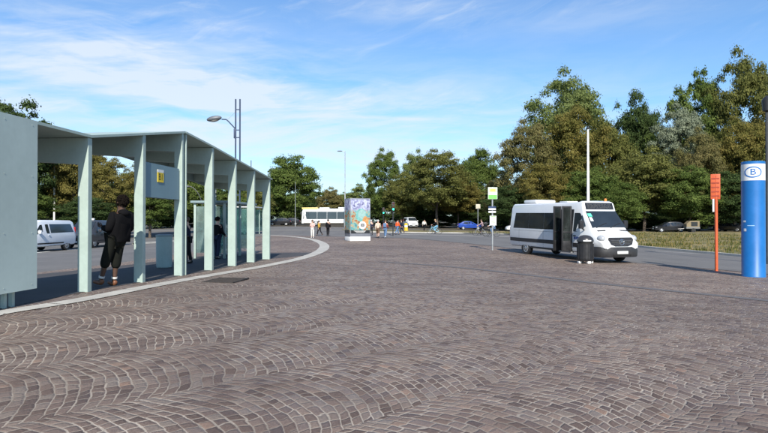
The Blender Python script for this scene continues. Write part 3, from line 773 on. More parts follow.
# traffic lights
def signal(x, Y, ytop, lab, r=0.06, lens=(0.02, 0.75, 0.42)):
    X = px(x, Y); z = gz(X, Y); H = CAMH+(HOR-ytop)*Y/F-z
    t = empty('traffic_light', (X, Y, z), R(8), lab, 'traffic light')
    MB().tube([(0, 0, 0), (0, 0, H)], r, 10).build('pole', DARKM, t)
    MB().box((0, -0.16, H-0.42), (0.32, 0.22, 0.95), 0, 0.03).build('housing', BLACKP, t)
    for i, (nm, c_) in enumerate((('red_lens', pm('dark red lens', (0.07, 0.01, 0.01), 0.2)), ('amber_lens', pm('dark amber lens', (0.07, 0.035, 0.005), 0.2)), ('green_lens', glow('lit green lens', lens, 3.0)))):
        MB().lathe([(0.10, -0.28), (0.10, -0.27)], 16, (0, 0, H-0.12-0.3*i), 'Y').build(nm, c_, t)
        MB().tube([(-0.11, -0.27, H-0.10-0.3*i), (-0.09, -0.40, H-0.03-0.3*i), (0.09, -0.40, H-0.03-0.3*i), (0.11, -0.27, H-0.10-0.3*i)], 0.012, 6).build('visor', BLACKP, t)
    return t
signal(393, 60, 202.5, 'black traffic light showing green, beside the walkers right of the kiosk')
signal(383.3, 84, 208, 'small distant traffic light on a thin pole left of the green one', 0.05)
Y = 88.0; X = px(478, Y); z = gz(X, Y)
t = empty('small_sign', (X, Y, z), 0, 'small pale sign on a thin pole behind the cyclists', 'sign')
MB().tube([(0, 0, 0), (0, 0, CAMH+(HOR-204)*Y/F-z)], 0.06, 8).build('pole', GALV, t)
MB().box((0, -0.08, CAMH+(HOR-206.5)*Y/F-z), (0.72, 0.06, 0.7), 0, 0.02).build('plate', pm('aged sign', (0.45, 0.42, 0.33), 0.6), t)

# black street bin in front of the minibus
bx, by = hit(585.2, 263.8)
tb = empty('street_bin', (bx, by, gz(bx, by)+0.006), R(-5), 'round black street bin with a domed lid on white feet beside the minibus front', 'litter bin')
ps = by/F; r = 7.9*ps
m = MB(); 
m.lathe([(r*0.9, 0.10), (r*0.97, 0.13), (r, 0.25), (r, 0.80)], 28)
tbb = m.build('drum', BLACKP, tb)
m = MB()
for i in range(18):
    a_ = 2*math.pi*i/18; m.box((math.cos(a_)*r, math.sin(a_)*r, 0.5), (0.02, 0.035, 0.62), a_)
m.build('ribs', BLACKP, tbb)
MB().lathe([(r*0.92, 0.80), (r*0.92, 0.90)], 28).build('opening', pm('bin opening', (0.006, 0.006, 0.006), 0.8), tb)
MB().lathe([(r*1.03, 0.90), (r*1.03, 0.97), (r*0.9, 1.05), (r*0.6, 1.13), (r*0.2, 1.165), (0.01, 1.167)], 28).build('lid', pm('bin lid black', (0.03, 0.03, 0.033), 0.3), tb)
m = MB()
for i in range(7):
    a0 = R(-118+8*i); a1 = R(-118+8*(i+1))
    m.add([((r*1.035)*math.cos(a0), r*1.035*math.sin(a0), 0.915), (r*1.035*math.cos(a1), r*1.035*math.sin(a1), 0.915), (r*1.035*math.cos(a1), r*1.035*math.sin(a1), 0.965), (r*1.035*math.cos(a0), r*1.035*math.sin(a0), 0.965)], [(0, 1, 2, 3)])
m.build('sticker', WHITE, tb, 0)
for a_ in (0.3, 1.9, 3.4, 5.0):
    MB().box((math.cos(a_)*r*0.8, math.sin(a_)*r*0.8, 0.055), (0.15, 0.12, 0.09), a_+1.57, 0.02).build('foot', pm('white rubber foot', (0.7, 0.69, 0.66), 0.7, 0, 0.15), tb)
# ------------------------------------------------------------------ vehicles
def ring(s):
    x, zb, zl, zt, wb, wl, wt, cr = s
    h = zt-zl; e = min(0.16, h*0.35)
    half = [(0, zb), (wb*0.86, zb), (wb*0.97, zb+0.05), (wb, zb+min(0.16, (zl-zb)*0.4)), (wl, zl), (wt, zt-e), (wt-0.045, zt-e*0.35), (wt-0.14, zt), (0, zt+cr)]
    return half
class Car:
    def __init__(c, root, st): c.root = root; c.st = st
    def body(c, mat, name='body'):
        rings = []
        for s in c.st:
            h = ring(s)
            rings.append([(s[0], y, z) for y, z in h] + [(s[0], -y, z) for y, z in h[-2:0:-1]])
        n = len(rings[0]); vs = [p for r_ in rings for p in r_]
        fs = [(i*n+k, i*n+(k+1) % n, (i+1)*n+(k+1) % n, (i+1)*n+k) for i in range(len(rings)-1) for k in range(n)]
        fs += [tuple(range(n)), tuple((len(rings)-1)*n+k for k in range(n-1, -1, -1))]
        return MB().add(vs, fs).build(name, mat, c.root, 32)
    def at(c, x):
        st = c.st
        for a, b in zip(st, st[1:]):
            if a[0] <= x <= b[0]:
                t = (x-a[0])/(b[0]-a[0]+1e-9); return [p*(1-t)+q*t for p, q in zip(a, b)]
        return list(st[0] if x < st[0][0] else st[-1])
    def y(c, x, z):
        h = ring(c.at(x))[2:7]
        for (y0, z0), (y1, z1) in zip(h, h[1:]):
            if z <= z1: t = max(0, (z-z0)/(z1-z0+1e-9)); return y0*(1-t)+y1*t
        return h[-1][0]
    def side(c, name, pts, s, mat, off=0.006, parent=None):
        """a thin panel laid on the flank: pts are (x, z)"""
        P = [V(x, s*(c.y(x, z)+off), z) for x, z in pts]
        # cut the outline finely so that it follows the flank
        return MB().prism(P, (0, -s*0.012, 0)).build(name, mat, parent or c.root, 0)
    def rect(c, name, x0, x1, z0, z1, s, mat, off=0.006):
        nz = max(2, int((z1-z0)/0.1)+1); nx = max(2, int((x1-x0)/0.5)+1); m = MB(); xs = np.linspace(x0, x1, nx); zs = np.linspace(z0, z1, nz)
        for o_ in (off, off-0.012): m.v += [(x, s*(c.y(x, z)+o_), z) for z in zs for x in xs]
        n = nx*nz
        for j in range(nz-1):
            for i in range(nx-1):
                a = j*nx+i; m.f += [(a, a+1, a+nx+1, a+nx), (n+a, n+a+nx, n+a+nx+1, n+a+1)]
        bd = [i for i in range(nx)]+[j*nx+nx-1 for j in range(1, nz)]+[(nz-1)*nx+i for i in range(nx-2, -1, -1)]+[j*nx for j in range(nz-2, 0, -1)]
        m.f += [(bd[i], bd[i-1], n+bd[i-1], n+bd[i]) for i in range(len(bd))]
        return m.build(name, mat, c.root, 0)
    def top(c, name, x0, x1, in0, in1, mat, off=0.008, parent=None, t0=0.06, t1=0.94):
        """a panel on a sloping top face between stations x0 and x1, inset from the pillars"""
        a, b = c.at(x0), c.at(x1)
        def P(t, inn):
            x = x0+(x1-x0)*t; w = a[6]*(1-t)+b[6]*t-inn; z = a[3]*(1-t)+b[3]*t
            return x, w, z
        d = V(x1-x0, 0, b[3]-a[3]).normalized(); n = V(-d.z, 0, d.x)
        if n.x*(1 if x1 > 0 else -1) < 0 and abs(n.z) < 0.2: n = -n
        if n.z < 0: n = -n
        (xa, wa, za), (xb, wb, zb) = P(t0, in0), P(t1, in1)
        cr0 = a[7]*(1-t0)+b[7]*t0; cr1 = a[7]*(1-t1)+b[7]*t1
        pts = [V(xa, wa, za), V(xa, 0, za+cr0), V(xa, -wa, za), V(xb, -wb, zb), V(xb, 0, zb+cr1), V(xb, wb, zb)]
        m = MB(); up = [p+n*off for p in pts]; dn = [p-n*0.01 for p in pts]
        m.add(up+dn, [(0, 1, 4, 5), (1, 2, 3, 4), (6, 11, 10, 7), (7, 10, 9, 8)] + [(i, (i+1) % 6, 6+(i+1) % 6, 6+i) for i in range(6)])
        return m.build(name, mat, parent or c.root, 0)
    def wheels(c, xs, r, w=0.22, inset=0.02, arch=0.06):
        for x in xs:
            for s in (1, -1):
                yo = c.y(x, r+0.05)-inset
                A = MB(); n = 24
                pts = [(x+(r+arch)*math.cos(t), s*(yo+inset+0.003), r+(r+arch)*math.sin(t)) for t in np.linspace(-0.35, math.pi+0.35, n)]
                A.prism(pts, (0, -s*0.05, 0)).build('wheel_well_shade', BLACKP, c.root, 0)  # flat dark slab on the flank paints the shade of a wheel well
                wh = bpy.data.objects.new('wheel', None); COL.objects.link(wh); wh.parent = c.root; wh.location = (x, s*yo, r)
                MB().lathe([(r*0.62, -w/2), (r*0.94, -w/2), (r, -w/2+0.03), (r, w/2-0.03), (r*0.94, w/2), (r*0.62, w/2)], 28, (0, 0, 0), 'Y').build('tyre', RUBBER, wh).location = (0, -s*w/2+s*0.03, 0)
                m = MB().lathe([(r*0.63, 0), (r*0.6, 0.012), (r*0.52, 0.004), (r*0.16, 0.02), (r*0.13, 0.028)], 28, (0, 0, 0), 'Y')
                o = m.build('rim', ALLOY, wh); o.location = (0, s*0.028, 0); o.scale = (1, s, 1)
                sp = MB()
                for k in range(7):
                    a_ = 2*math.pi*k/7; sp.box((math.cos(a_)*r*0.36, 0.017, math.sin(a_)*r*0.36), (r*0.12, 0.012, r*0.12))
                o = sp.build('rim_holes', BLACKP, wh); o.location = (0, s*0.028, 0); o.scale = (1, s, 1)
    def box(c, name, cen, d, mat, rz=0, bev=0.01, parent=None): return MB().box(cen, d, rz, bev).build(name, mat, parent or c.root)

# ---- the white minibus
VTH = R(18.5)
fwd = V(math.sin(VTH), -math.cos(VTH), 0)
MX, MY = px(621.5, 23.6), 23.6                     # middle of the nose
mc = V(MX, MY, 0)-fwd*3.75
zf = gz(MX-fwd.x, MY-fwd.y); zr = gz(mc.x-fwd.x*2, mc.y-fwd.y*2)
MZ = gz(mc.x, mc.y)
van = empty('minibus', (mc.x, mc.y, (zf*0.55+zr*0.45)+0.004), math.atan2(fwd.y, fwd.x), 'white high roof minibus with its dark folding side door open', 'minibus')
van.rotation_euler[1] = math.atan2(zr-zf, 4.6)
ST = [(-3.52, .52, 1.15, 2.30, .90, .93, .78, 0), (-3.47, .44, 1.2, 2.50, .955, .975, .83, .02), (-3.36, .40, 1.22, 2.575, .985, .995, .86, .03), (0.5, .38, 1.22, 2.60, .99, 1.0, .87, .03),
      (1.9, .38, 1.22, 2.60, .99, 1.0, .87, .03), (2.12, .38, 1.22, 2.645, .985, .995, .86, .015), (2.27, .38, 1.22, 2.60, .98, .99, .855, .0), (2.40, .38, 1.2, 2.235, .98, .99, .865, .0),
      (3.03, .40, 1.10, 1.47, .975, .98, .90, .0), (3.10, .60, 1.04, 1.40, .972, .977, .88, .02), (3.30, .60, 1.0, 1.31, .965, .97, .84, .03), (3.54, .60, .92, 1.185, .945, .95, .79, .03), (3.66, .60, .84, 1.05, .90, .91, .74, .02), (3.72, .60, .74, .90, .85, .86, .70, .0), (3.745, .61, .68, .76, .82, .825, .68, 0)]
C = Car(van, ST)
C.body(WHITEP)
C.wheels((2.62, -1.95), 0.345)
for s in (1, -1):
    C.side('window', [(-3.1, 1.34), (-1.72, 1.34), (-1.72, 2.12), (-3.0, 2.12)], s, GLASS)
    C.side('window', [(-1.705, 1.34), (-0.43, 1.34), (-0.43, 2.12), (-1.705, 2.12)], s, GLASS)
    C.side('window', [(-0.415, 1.34), (0.76, 1.34), (0.76, 2.12), (-0.415, 2.12)], s, GLASS)
    C.rect('side_moulding', -3.4, 0.75, .66, .84, s, BLACKP, 0.014)
    C.rect('sill', -1.5, 0.7, .37, .46, s, BLACKP, 0.012)
    d = C.side('cab_window', [(1.86, 1.30), (2.76, 1.27), (2.72, 1.42), (2.36, 2.02), (2.2, 2.12), (1.86, 2.12)], s, GLASS)
    C.rect('side_moulding', 1.86, 2.2, .62, .80, s, BLACKP, 0.014)
    h = C.box('door_handle', (1.98, s*(C.y(1.98, 1.12)+0.02), 1.12), (0.16, 0.03, 0.04), BLACKP)
    mi = MB().box((2.62, s*1.16, 1.62), (0.16, 0.20, 0.36), 0, 0.04).tube([(2.58, s*0.97, 1.38), (2.60, s*1.12, 1.48)], 0.03, 8).build('wing_mirror', BLACKP, van)
    MB().ball((3.455, s*.805, 1.03), (.20, .150, .165), 20, 12).build('headlight', LAMPG, van)
    C.box('fog_lamp', (3.722, s*.66, .43), (0.03, 0.16, 0.08), LAMPG)
    C.box('tail_light', (-3.49, s*.90, 1.1), (0.06, 0.10, 0.5), REDL)
SEAM = pm('panel gap', (0.14, 0.14, 0.145), 0.7)
for s in (1, -1):
    for x_ in (-2.55, -0.42, 1.83): C.rect('panel_gap', x_, x_+0.014, .48, 1.30, s, SEAM, 0.003)
    C.rect('panel_gap', 2.78, 2.794, .80, 1.30, s, SEAM, 0.003)
    C.rect('panel_gap', -3.4, 1.9, 1.225, 1.236, s, SEAM, 0.003)
C.top('windscreen', 2.40, 3.03, 0.085, 0.03, carglass(), 0.010, t0=0.05, t1=0.97)
ds = C.top('destination_display', 2.27, 2.40, 0.13, 0.13, pm('display black', (0.02, 0.021, 0.024), 0.15), 0.014, t0=0.10, t1=0.90)
m = MB()
for i in range(34):
    for j in range(6):
        if random.random() < 0.75: m.box((0, -0.62+i*0.0375, 0.0+j*0.036-0.09), (0.004, 0.02, 0.018))
o = m.build('display_dots', pm('unlit display dots', (0.10, 0.10, 0.095), 0.5), ds, 0)
o.location = (2.355, 0, 2.415); o.rotation_euler = (0, -math.atan2(0.13, 0.365), 0)
wp = MB()
for y0, y1 in ((-0.72, -0.05), (0.02, 0.68)): wp.tube([(3.05, y0, 1.475), (2.95, (y0+y1)/2, 1.60), (2.88, y1, 1.69)], 0.011, 6)
wp.build('wiper', BLACKP, van)
MB().prism([(2.53, -0.80, 2.085), (2.64, -0.80, 1.95), (2.64, -0.60, 1.95), (2.53, -0.60, 2.085)], (0.014, 0, 0.012)).build('windscreen_card', pm('green card', (0.10, 0.52, 0.36), 0.5, 0, 0.1), van, 0)
MB().prism([(2.67, -0.80, 1.92), (2.80, -0.80, 1.76), (2.80, -0.66, 1.76), (2.67, -0.66, 1.92)], (0.014, 0, 0.012)).build('windscreen_card', WHITE, van, 0)
for s in (1, -1): MB().prism([(3.17, s*.78, 1.375), (3.17, s*.34, 1.385), (3.24, s*.40, 1.35), (3.24, s*.76, 1.34)], (0.004, 0, 0.012)).build('bonnet_vent', BLACKP, van, 0)
# grille
GP = lambda y, z: (3.655+(1.02-z)*0.30, y, z)
gp = [GP(-.58, 1.09), GP(.58, 1.09), GP(.64, 1.0), GP(.54, .80), GP(.32, .73), GP(-.32, .73), GP(-.54, .80), GP(-.64, 1.0)]
gb = MB().prism(gp, (0.035, 0, 0.008)).build('grille', BLACKP, van, 30)
m = MB()
for z_ in (.83, .90, .97): m.box((3.70+(1.02-z_)*0.30, 0, z_), (0.02, 1.04-0.2*(0.97-z_)/0.14, 0.018))
m.build('grille_bars', pm('dark grey trim', (0.12, 0.12, 0.125), 0.35, 0.4), gb, 0)
m = MB(); rr = 0.115; cx, cz = 3.755, .905
m.tube([(cx, rr*math.cos(t), cz+rr*math.sin(t)) for t in np.linspace(0, 2*math.pi, 25)], 0.013, 8)
for k in range(3):
    a_ = R(90+120*k); m.tube([(cx, 0, cz), (cx, rr*math.cos(a_), cz+rr*math.sin(a_))], [0.02, 0.006], 6)
m.build('emblem', CHROME, gb)
MB().tube([(3.735, y, 0.905) for y in (-.5, -.13)], 0.016, 6).build('chrome_bar', CHROME, gb)
MB().tube([(3.735, y, 0.905) for y in (.13, .5)], 0.016, 6).build('chrome_bar', CHROME, gb)
bp = MB(); 
bumper = [(3.80, 0), (3.795, .40), (3.75, .72), (3.62, .93), (3.40, 1.005), (3.12, 1.005)]
bpts = [(x, y) for x, y in bumper] ; full = [(x, -y) for x, y in bumper[:0:-1]] + bpts
vs = []; fs = []
for x, y in full: vs += [(x-0.03, y*0.985, .27), (x, y, .32), (x+0.01, y*1.004, .56), (x-0.03, y*0.99, .70)]
for i in range(len(full)-1):
    for j in range(3): fs.append((i*4+j, i*4+j+1, i*4+j+5, i*4+j+4))
fs += [tuple(4*i for i in range(len(full))), tuple(4*i+3 for i in range(len(full)-1, -1, -1))]
bp.add(vs, fs).build('bumper', pm('bumper black', (0.028, 0.028, 0.03), 0.55, 0, 0.2), van, 40)
C.box('lower_intake', (3.795, 0, .36), (0.02, 0.9, 0.07), pm('bin opening', (0.006, 0.006, 0.006), 0.8), 0, 0.004)
npl = C.box('number_plate', (3.815, 0.0, .475), (0.02, 0.54, 0.12), WHITE, 0, 0.004)
C.box('roof_unit', (-2.2, 0, 2.69), (1.1, 1.2, 0.19), WHITEP, 0, 0.09)
C.box('roof_hatch', (0.2, 0, 2.645), (0.6, 0.6, 0.05), WHITEP, 0, 0.02)
MB().lathe([(0.06, 2.64), (0.06, 2.70), (0.05, 2.76), (0.01, 2.775)], 14, (2.0, 0.62, 0)).build('beacon', pm('amber beacon', (0.62, 0.20, 0.03), 0.25), van)
# open doorway on the right flank, two folded glazed leaves
DX0, DX1 = 0.86, 1.80
C.rect('doorway', DX0, DX1, .40, 2.28, -1, pm('painted interior dark', (0.012, 0.012, 0.013), 0.8, 0, 0.3), 0.010)  # flat dark panel on the flank paints the unlit inside of the bus
C.box('step', ((DX0+DX1)/2, -0.96, .37), (DX1-DX0-0.06, 0.16, 0.05), pm('grey step', (0.22, 0.22, 0.22), 0.6))
DOORG = clearglass('door glass', (0.10, 0.12, 0.13), 0.06)
def leaf(x, y, a, w):
    L = bpy.data.objects.new('door', None); COL.objects.link(L); L.parent = van; L.location = (x, y, .40); L.rotation_euler = (0, 0, a)
    H = 2.02
    for nm, cen, d in (('door_frame', (0.035, 0, H/2), (0.07, 0.04, H)), ('door_frame', (w-0.035, 0, H/2), (0.07, 0.04, H)), ('door_frame', (w/2, 0, H-0.04), (w-0.14, 0.04, 0.08)), ('door_frame', (w/2, 0, .86), (w-0.14, 0.04, 0.06)), ('door_panel', (w/2, 0, .24), (w-0.14, 0.036, .48))):
        MB().box(cen, d, 0, 0.006).build(nm, BLACKP, L)
    MB().box((w/2, 0, .655), (w-0.14, 0.012, .35)).build('pane', DOORG, L, 0)
    MB().box((w/2, 0, 1.415), (w-0.14, 0.012, 1.05)).build('pane', DOORG, L, 0)
    MB().tube([(0.10, -0.05, .75), (w-0.1, -0.05, 1.25)], 0.014, 8).build('grab_rail', pm('rail yellow', (0.55, 0.42, 0.05), 0.4), L)
leaf(DX1-0.02, -1.02, R(-98), 0.47)
leaf(DX0+0.16, -1.02, R(-80), 0.47)
m = MB()
for i, (x_, w_) in enumerate(((1.93, .10), (2.06, .05), (2.14, .09))): 
    m.box((x_+w_/2, -(C.y(x_, 1.02)+0.006), 1.02), (w_, 0.008, 0.11))
m.build('door_lettering', pm('dark blue print', (0.03, 0.06, 0.25), 0.4), van, 0)

# ---- small vans and cars
def small_van(name, X, Y, rz, paint, label, group=None, taxi=True):
    t = empty(name, (X, Y, gz(X, Y)+0.004), rz, label, 'van', group)
    st = [(-2.52, .45, .95, 1.70, .86, .89, .70, 0), (-2.46, .38, .98, 1.83, .91, .93, .74, .02), (-2.3, .34, 1.0, 1.885, .93, .95, .76, .02), (0.6, .30, 1.0, 1.90, .93, .95, .76, .02), (1.0, .30, 1.0, 1.84, .93, .95, .75, .0),
          (1.75, .30, .98, 1.21, .925, .94, .80, 0), (1.9, .30, .93, 1.13, .92, .93, .76, .02), (2.35, .28, .80, .99, .89, .90, .72, .02), (2.52, .26, .62, .80, .82, .83, .66, 0), (2.57, .28, .50, .66, .74, .75, .6, 0)]
    c = Car(t, st); c.body(paint); c.wheels((1.62, -1.55), .325)
    for s in (1, -1):
        c.side('window', [(-2.25, 1.14), (0.02, 1.12), (0.02, 1.66), (-2.1, 1.66)], s, GLASS)
        c.side('cab_window', [(0.14, 1.10), (1.42, 1.08), (1.36, 1.16), (0.86, 1.62), (0.14, 1.66)], s, GLASS)
        c.side('side_moulding', [(-1.2, .46), (1.25, .46), (1.25, .54), (-1.2, .54)], s, BLACKP, 0.012)
        c.side('door_seam', [(0.065, .42), (0.078, .42), (0.078, 1.70), (0.065, 1.70)], s, pm('seam grey', (0.2, 0.2, 0.21), 0.6), 0.003)
        c.box('door_handle', (0.25, s*(c.y(.25, 1.0)+0.015), 1.0), (0.16, 0.03, 0.035), paint)
        MB().box((1.18, s*1.04, 1.20), (0.14, 0.2, 0.2), 0, 0.04).build('wing_mirror', paint, t)
        MB().prism([(2.47, s*.50, .72), (2.40, s*.83, .72), (2.28, s*.84, .86), (2.33, s*.52, .90)], (0.06, s*0.015, 0.03)).build('headlight', LAMPG, t, 30)
        c.box('tail_light', (-2.48, s*.85, 1.15), (0.06, 0.08, 0.6), REDL)
    c.top('windscreen', 1.0, 1.75, 0.10, 0.05, GLASS, 0.008)
    c.box('rear_window', (-2.50, 0, 1.35), (0.05, 1.2, 0.5), GLASS)
    c.box('bumper', (2.50, 0, .42), (0.20, 1.5, 0.2), BLACKP, 0, 0.05)
    c.box('grille', (2.54, 0, .66), (0.06, 0.8, 0.12), BLACKP)
    c.box('number_plate', (2.61, 0, .44), (0.02, 0.5, 0.11), WHITE)
    c.box('number_plate', (-2.53, 0, .75), (0.02, 0.5, 0.11), WHITE)
    if taxi: c.box('taxi_sign', (0.55, 0, 1.985), (0.18, 0.55, 0.13), WHITE, 0, 0.03)
    return t
# heading and distance such that its near wheels stand at columns 66.5 and 35
bx, by = hit(67.3, 250.3); best = None
for k in range(-60, 200):
    a_ = R(180+k*0.5); q = V(bx, by, 0)+V(math.cos(a_), math.sin(a_), 0)*3.17
    e = abs(384+q.x/q.y*F-33.5)
    if q.y < by and (best is None or e < best[0]): best = (e, a_)
d = V(math.cos(best[1]), math.sin(best[1]), 0)
# the wheels seen are those of its left flank; the body lies on the far side of them
wc = V(bx, by, 0)+d*1.55 + V(d.y, -d.x, 0)*0.93
small_van('taxi_van', wc.x, wc.y, math.atan2(d.y, d.x), pm('cool white paint', (0.66, 0.69, 0.73), 0.35, 0, 0.04, 1, 0.5), 'white taxi van parked between the end panel and the first fin', 'taxi vans in the bay')
w2 = wc - d*6.2
small_van('taxi_van', w2.x, w2.y, math.atan2(d.y, d.x)+0.02, pm('dark grey paint', (0.035, 0.037, 0.042), 0.35, 0, 0.15, 1, 0.5), 'dark grey taxi van parked behind the white one, next to the leaning man', 'taxi vans in the bay')

def make_car(name, paint, label, group=None):
    t = empty(name, (0, 0, 0), 0, label, 'car', group)
    st = [(-2.12, .45, .70, .92, .74, .78, .60, 0), (-2.05, .36, .72, 1.02, .80, .83, .64, 0), (-1.75, .30, .76, 1.12, .84, .86, .66, 0), (-1.25, .26, .80, 1.40, .86, .87, .60, 0), (-0.6, .24, .80, 1.46, .86, .88, .60, .02), (0.15, .24, .80, 1.43, .86, .88, .60, .02), (0.32, .24, .80, 1.37, .86, .88, .60, 0),
          (1.05, .24, .78, .98, .86, .87, .70, 0), (1.2, .24, .74, .93, .85, .86, .68, .02), (1.85, .25, .64, .80, .82, .83, .64, .02), (2.08, .27, .52, .66, .74, .75, .58, 0), (2.15, .32, .45, .58, .66, .67, .5, 0)]
    c = Car(t, st); c.body(paint); c.wheels((1.32, -1.28), .31, 0.2)
    for s in (1, -1):
        c.side('window', [(-1.45, .92), (-0.42, .88), (-0.42, 1.33), (-1.05, 1.30)], s, GLASS)
        c.side('window', [(-0.34, .88), (0.82, .86), (0.30, 1.28), (-0.34, 1.33)], s, GLASS)
        MB().prism([(2.06, s*.42, .58), (1.98, s*.74, .58), (1.84, s*.76, .70), (1.90, s*.44, .74)], (0.05, s*0.01, 0.02)).build('headlight', LAMPG, t, 30)
        c.box('tail_light', (-2.07, s*.66, .84), (0.08, 0.2, 0.13), REDL)
        MB().box((0.72, s*.96, .96), (0.12, 0.16, 0.12), 0, 0.03).build('wing_mirror', paint, t)
    c.top('windscreen', 0.32, 1.05, 0.07, 0.05, GLASS, 0.007)
    c.top('rear_window', -1.75, -1.25, 0.08, 0.08, GLASS, 0.007)
    c.box('bumper', (2.06, 0, .40), (0.16, 1.25, 0.14), BLACKP, 0, 0.04)
    c.box('number_plate', (2.155, 0, .47), (0.02, 0.5, 0.11), WHITE)
    c.box('number_plate', (-2.13, 0, .70), (0.03, 0.5, 0.11), WHITE)
    return t
DKP = pm('black paint', (0.012, 0.013, 0.016), 0.3, 0, 0.2, 1, 0.5); BLP = pm('blue paint', (0.015, 0.055, 0.30), 0.3, 0, 0.1, 1, 0.5); SVP = pm('silver paint', (0.30, 0.31, 0.33), 0.35, 0.4, 0.08, 1, 0.5)
def put(t, x, Y, rz, dz=0.0):
    X = px(x, Y); t.location = (X, Y, gz(X, Y)+dz); t.rotation_euler = (0, 0, rz); return t
put(make_car('parked_car', BLP, 'blue car under the trees beyond the cyclists'), 469.5, 99, R(4))
blk = put(make_car('parked_car', DKP, 'black car parked under the trees beside the tan trailer', 'dark cars under the trees'), 669, 78, R(176), 0.03)
def carcopy(x, Y, rz, label, group):
    c = copy_tree(blk); c['label'] = label; c['group'] = group; return put(c, x, Y, rz, 0.03)
carcopy(731, 80, R(-62), 'black car nose on with a white plate, just left of the blue totem', 'dark cars under the trees')
carcopy(280, 108, R(182), 'black car at the left end of the row beside the distant bus', 'dark cars by the bus')
carcopy(289.5, 110, R(182), 'black car nearest the nose of the distant bus', 'dark cars by the bus')
carcopy(262.5, 109, R(178), 'black car half hidden behind the last canopy fin', 'dark cars by the bus')
put(make_car('parked_car', WHITEP, 'white car with its nose showing behind the minibus tail'), 521, 80, R(178), 0.03)
X = px(410.5, 104); wv = small_van('panel_van', X, 104, R(-80), WHITEP, 'distant white van under the trees right of the traffic light', None, False)
# tan trailer beside the black car
Y = 76.0; X = px(691.5, Y); z = gz(X, Y)
t = empty('box_trailer', (X, Y, z+0.03), R(170), 'tan box trailer with a dark opening parked behind the black car', 'trailer')
TAN = pm('tan tarpaulin', (0.20, 0.155, 0.09), 0.8, 0, 0.2, 2)
MB().box((0, 0, .62), (1.7, 1.3, .25), 0, .03).build('bed', pm('trailer grey', (0.15, 0.15, 0.14), .6), t)
m = MB(); m.prism([(-.8, .6, .75), (.8, .6, .75), (.8, .6, 1.15), (.35, .6, 1.55), (-.8, .6, 1.55)], (0, -1.2, 0)).build('cover', TAN, t)
MB().box((-.15, .61, 1.12), (.8, .03, .55)).build('opening', DKP, t, 0)
for s in (1, -1):
    MB().lathe([(.19, -.08), (.28, -.08), (.28, .08), (.19, .08)], 18, (0, s*.72, .28), 'Y').build('wheel', RUBBER, t)
MB().tube([(.85, 0, .5), (1.7, 0, .45)], .05, 8).build('drawbar', DKP, t)

# ---- the bus
BY = 103.0; bxx = px(303, BY)+6.0
bus = empty('city_bus', (bxx, BY, gz(bxx, BY)+0.005), R(180), 'white and cream city bus passing behind the advertising kiosk', 'bus')
CREAM = pm('cream yellow paint', (0.62, 0.50, 0.16), 0.4, 0, 0.06, 1, .4)
st = [(-6, .4, 1.2, 2.95, 1.2, 1.24, 1.15, 0), (-5.9, .32, 1.2, 3.05, 1.24, 1.27, 1.2, .03), (5.6, .32, 1.2, 3.05, 1.24, 1.27, 1.2, .03), (5.85, .32, 1.2, 2.95, 1.22, 1.26, 1.16, .02), (6.0, .34, 1.1, 2.6, 1.2, 1.24, 1.12, 0), (6.1, .36, .9, 1.5, 1.15, 1.17, 1.1, 0)]
c = Car(bus, st); c.body(WHITEP); c.wheels((3.5, -2.6), .48, .28)
for s in (1, -1):
    for i in range(6): c.side('window', [(-5.6+i*1.78, 1.15), (-3.86+i*1.78, 1.15), (-3.86+i*1.78, 2.5), (-5.6+i*1.78, 2.5)], s, GLASS)
    c.side('door', [(5.1, .42), (5.75, .42), (5.75, 2.45), (5.1, 2.45)], s, GLASS, .012)
    c.box('headlight', (6.06, s*.95, .75), (.12, .3, .2), LAMPG)
    MB().box((6.2, s*1.4, 2.2), (.15, .2, .45), 0, .04).build('wing_mirror', BLACKP, bus)
    c.side('window', [(5.0, 1.15), (5.8, 1.15), (5.7, 2.5), (5.0, 2.5)], s, GLASS)
    c.side('skirt', [(-5.8, .36), (5.7, .36), (5.7, .5), (-5.8, .5)], s, pm('trailer grey', (.15, .15, .14), .6), .012)
c.box('windscreen', (6.05, 0, 1.75), (.14, 2.2, 1.4), GLASS, 0, .05)
c.box('destination_display', (5.98, 0, 2.72), (.14, 1.8, .3), DKP, 0, .03)
c.box('roof_front', (4.6, 0, 3.08), (2.9, 2.4, .36), CREAM, 0, .08)
c.box('roof_unit', (-2.6, 0, 3.18), (4.2, 1.9, .26), WHITEP, 0, .06)
c.box('roof_unit', (2.0, 0, 3.16), (1.8, 1.9, .2), WHITEP, 0, .06)

# ------------------------------------------------------------------ people
def skin(verts, edges, rad, sub=1, root=0):
    me = bpy.data.meshes.new('s'); me.from_pydata([tuple(v) for v in verts], edges, [])
    o = bpy.data.objects.new('s', me); COL.objects.link(o)
    o.modifiers.new('k', 'SKIN').use_smooth_shade = True
    for i, r in enumerate(rad):
        d = me.skin_vertices[0].data[i]; d.radius = (r, r) if not hasattr(r, '__len__') else r; d.use_root = (i == root)
    if sub: sm = o.modifiers.new('u', 'SUBSURF'); sm.levels = sub; sm.render_levels = sub
    bpy.context.view_layer.update()
    r = bpy.data.meshes.new_from_object(o.evaluated_get(bpy.context.evaluated_depsgraph_get()))
    bpy.data.objects.remove(o); bpy.data.meshes.remove(me)
    return r
def addmesh(name, meshes, mat, parent):
    bm = bmesh.new()
    for m in meshes: bm.from_mesh(m)
    me = bpy.data.meshes.new(name); bm.to_mesh(me); bm.free(); me.materials.clear(); me.materials.append(mat); me.shade_smooth()
    o = bpy.data.objects.new(name, me); COL.objects.link(o); o.parent = parent; return o
def asmesh(mb):
    me = bpy.data.meshes.new('t'); me.from_pydata(mb.v, [], mb.f); return me
def limb(p, a, L, y=0): return p + V(math.sin(R(a))*L, y, -math.cos(R(a))*L)
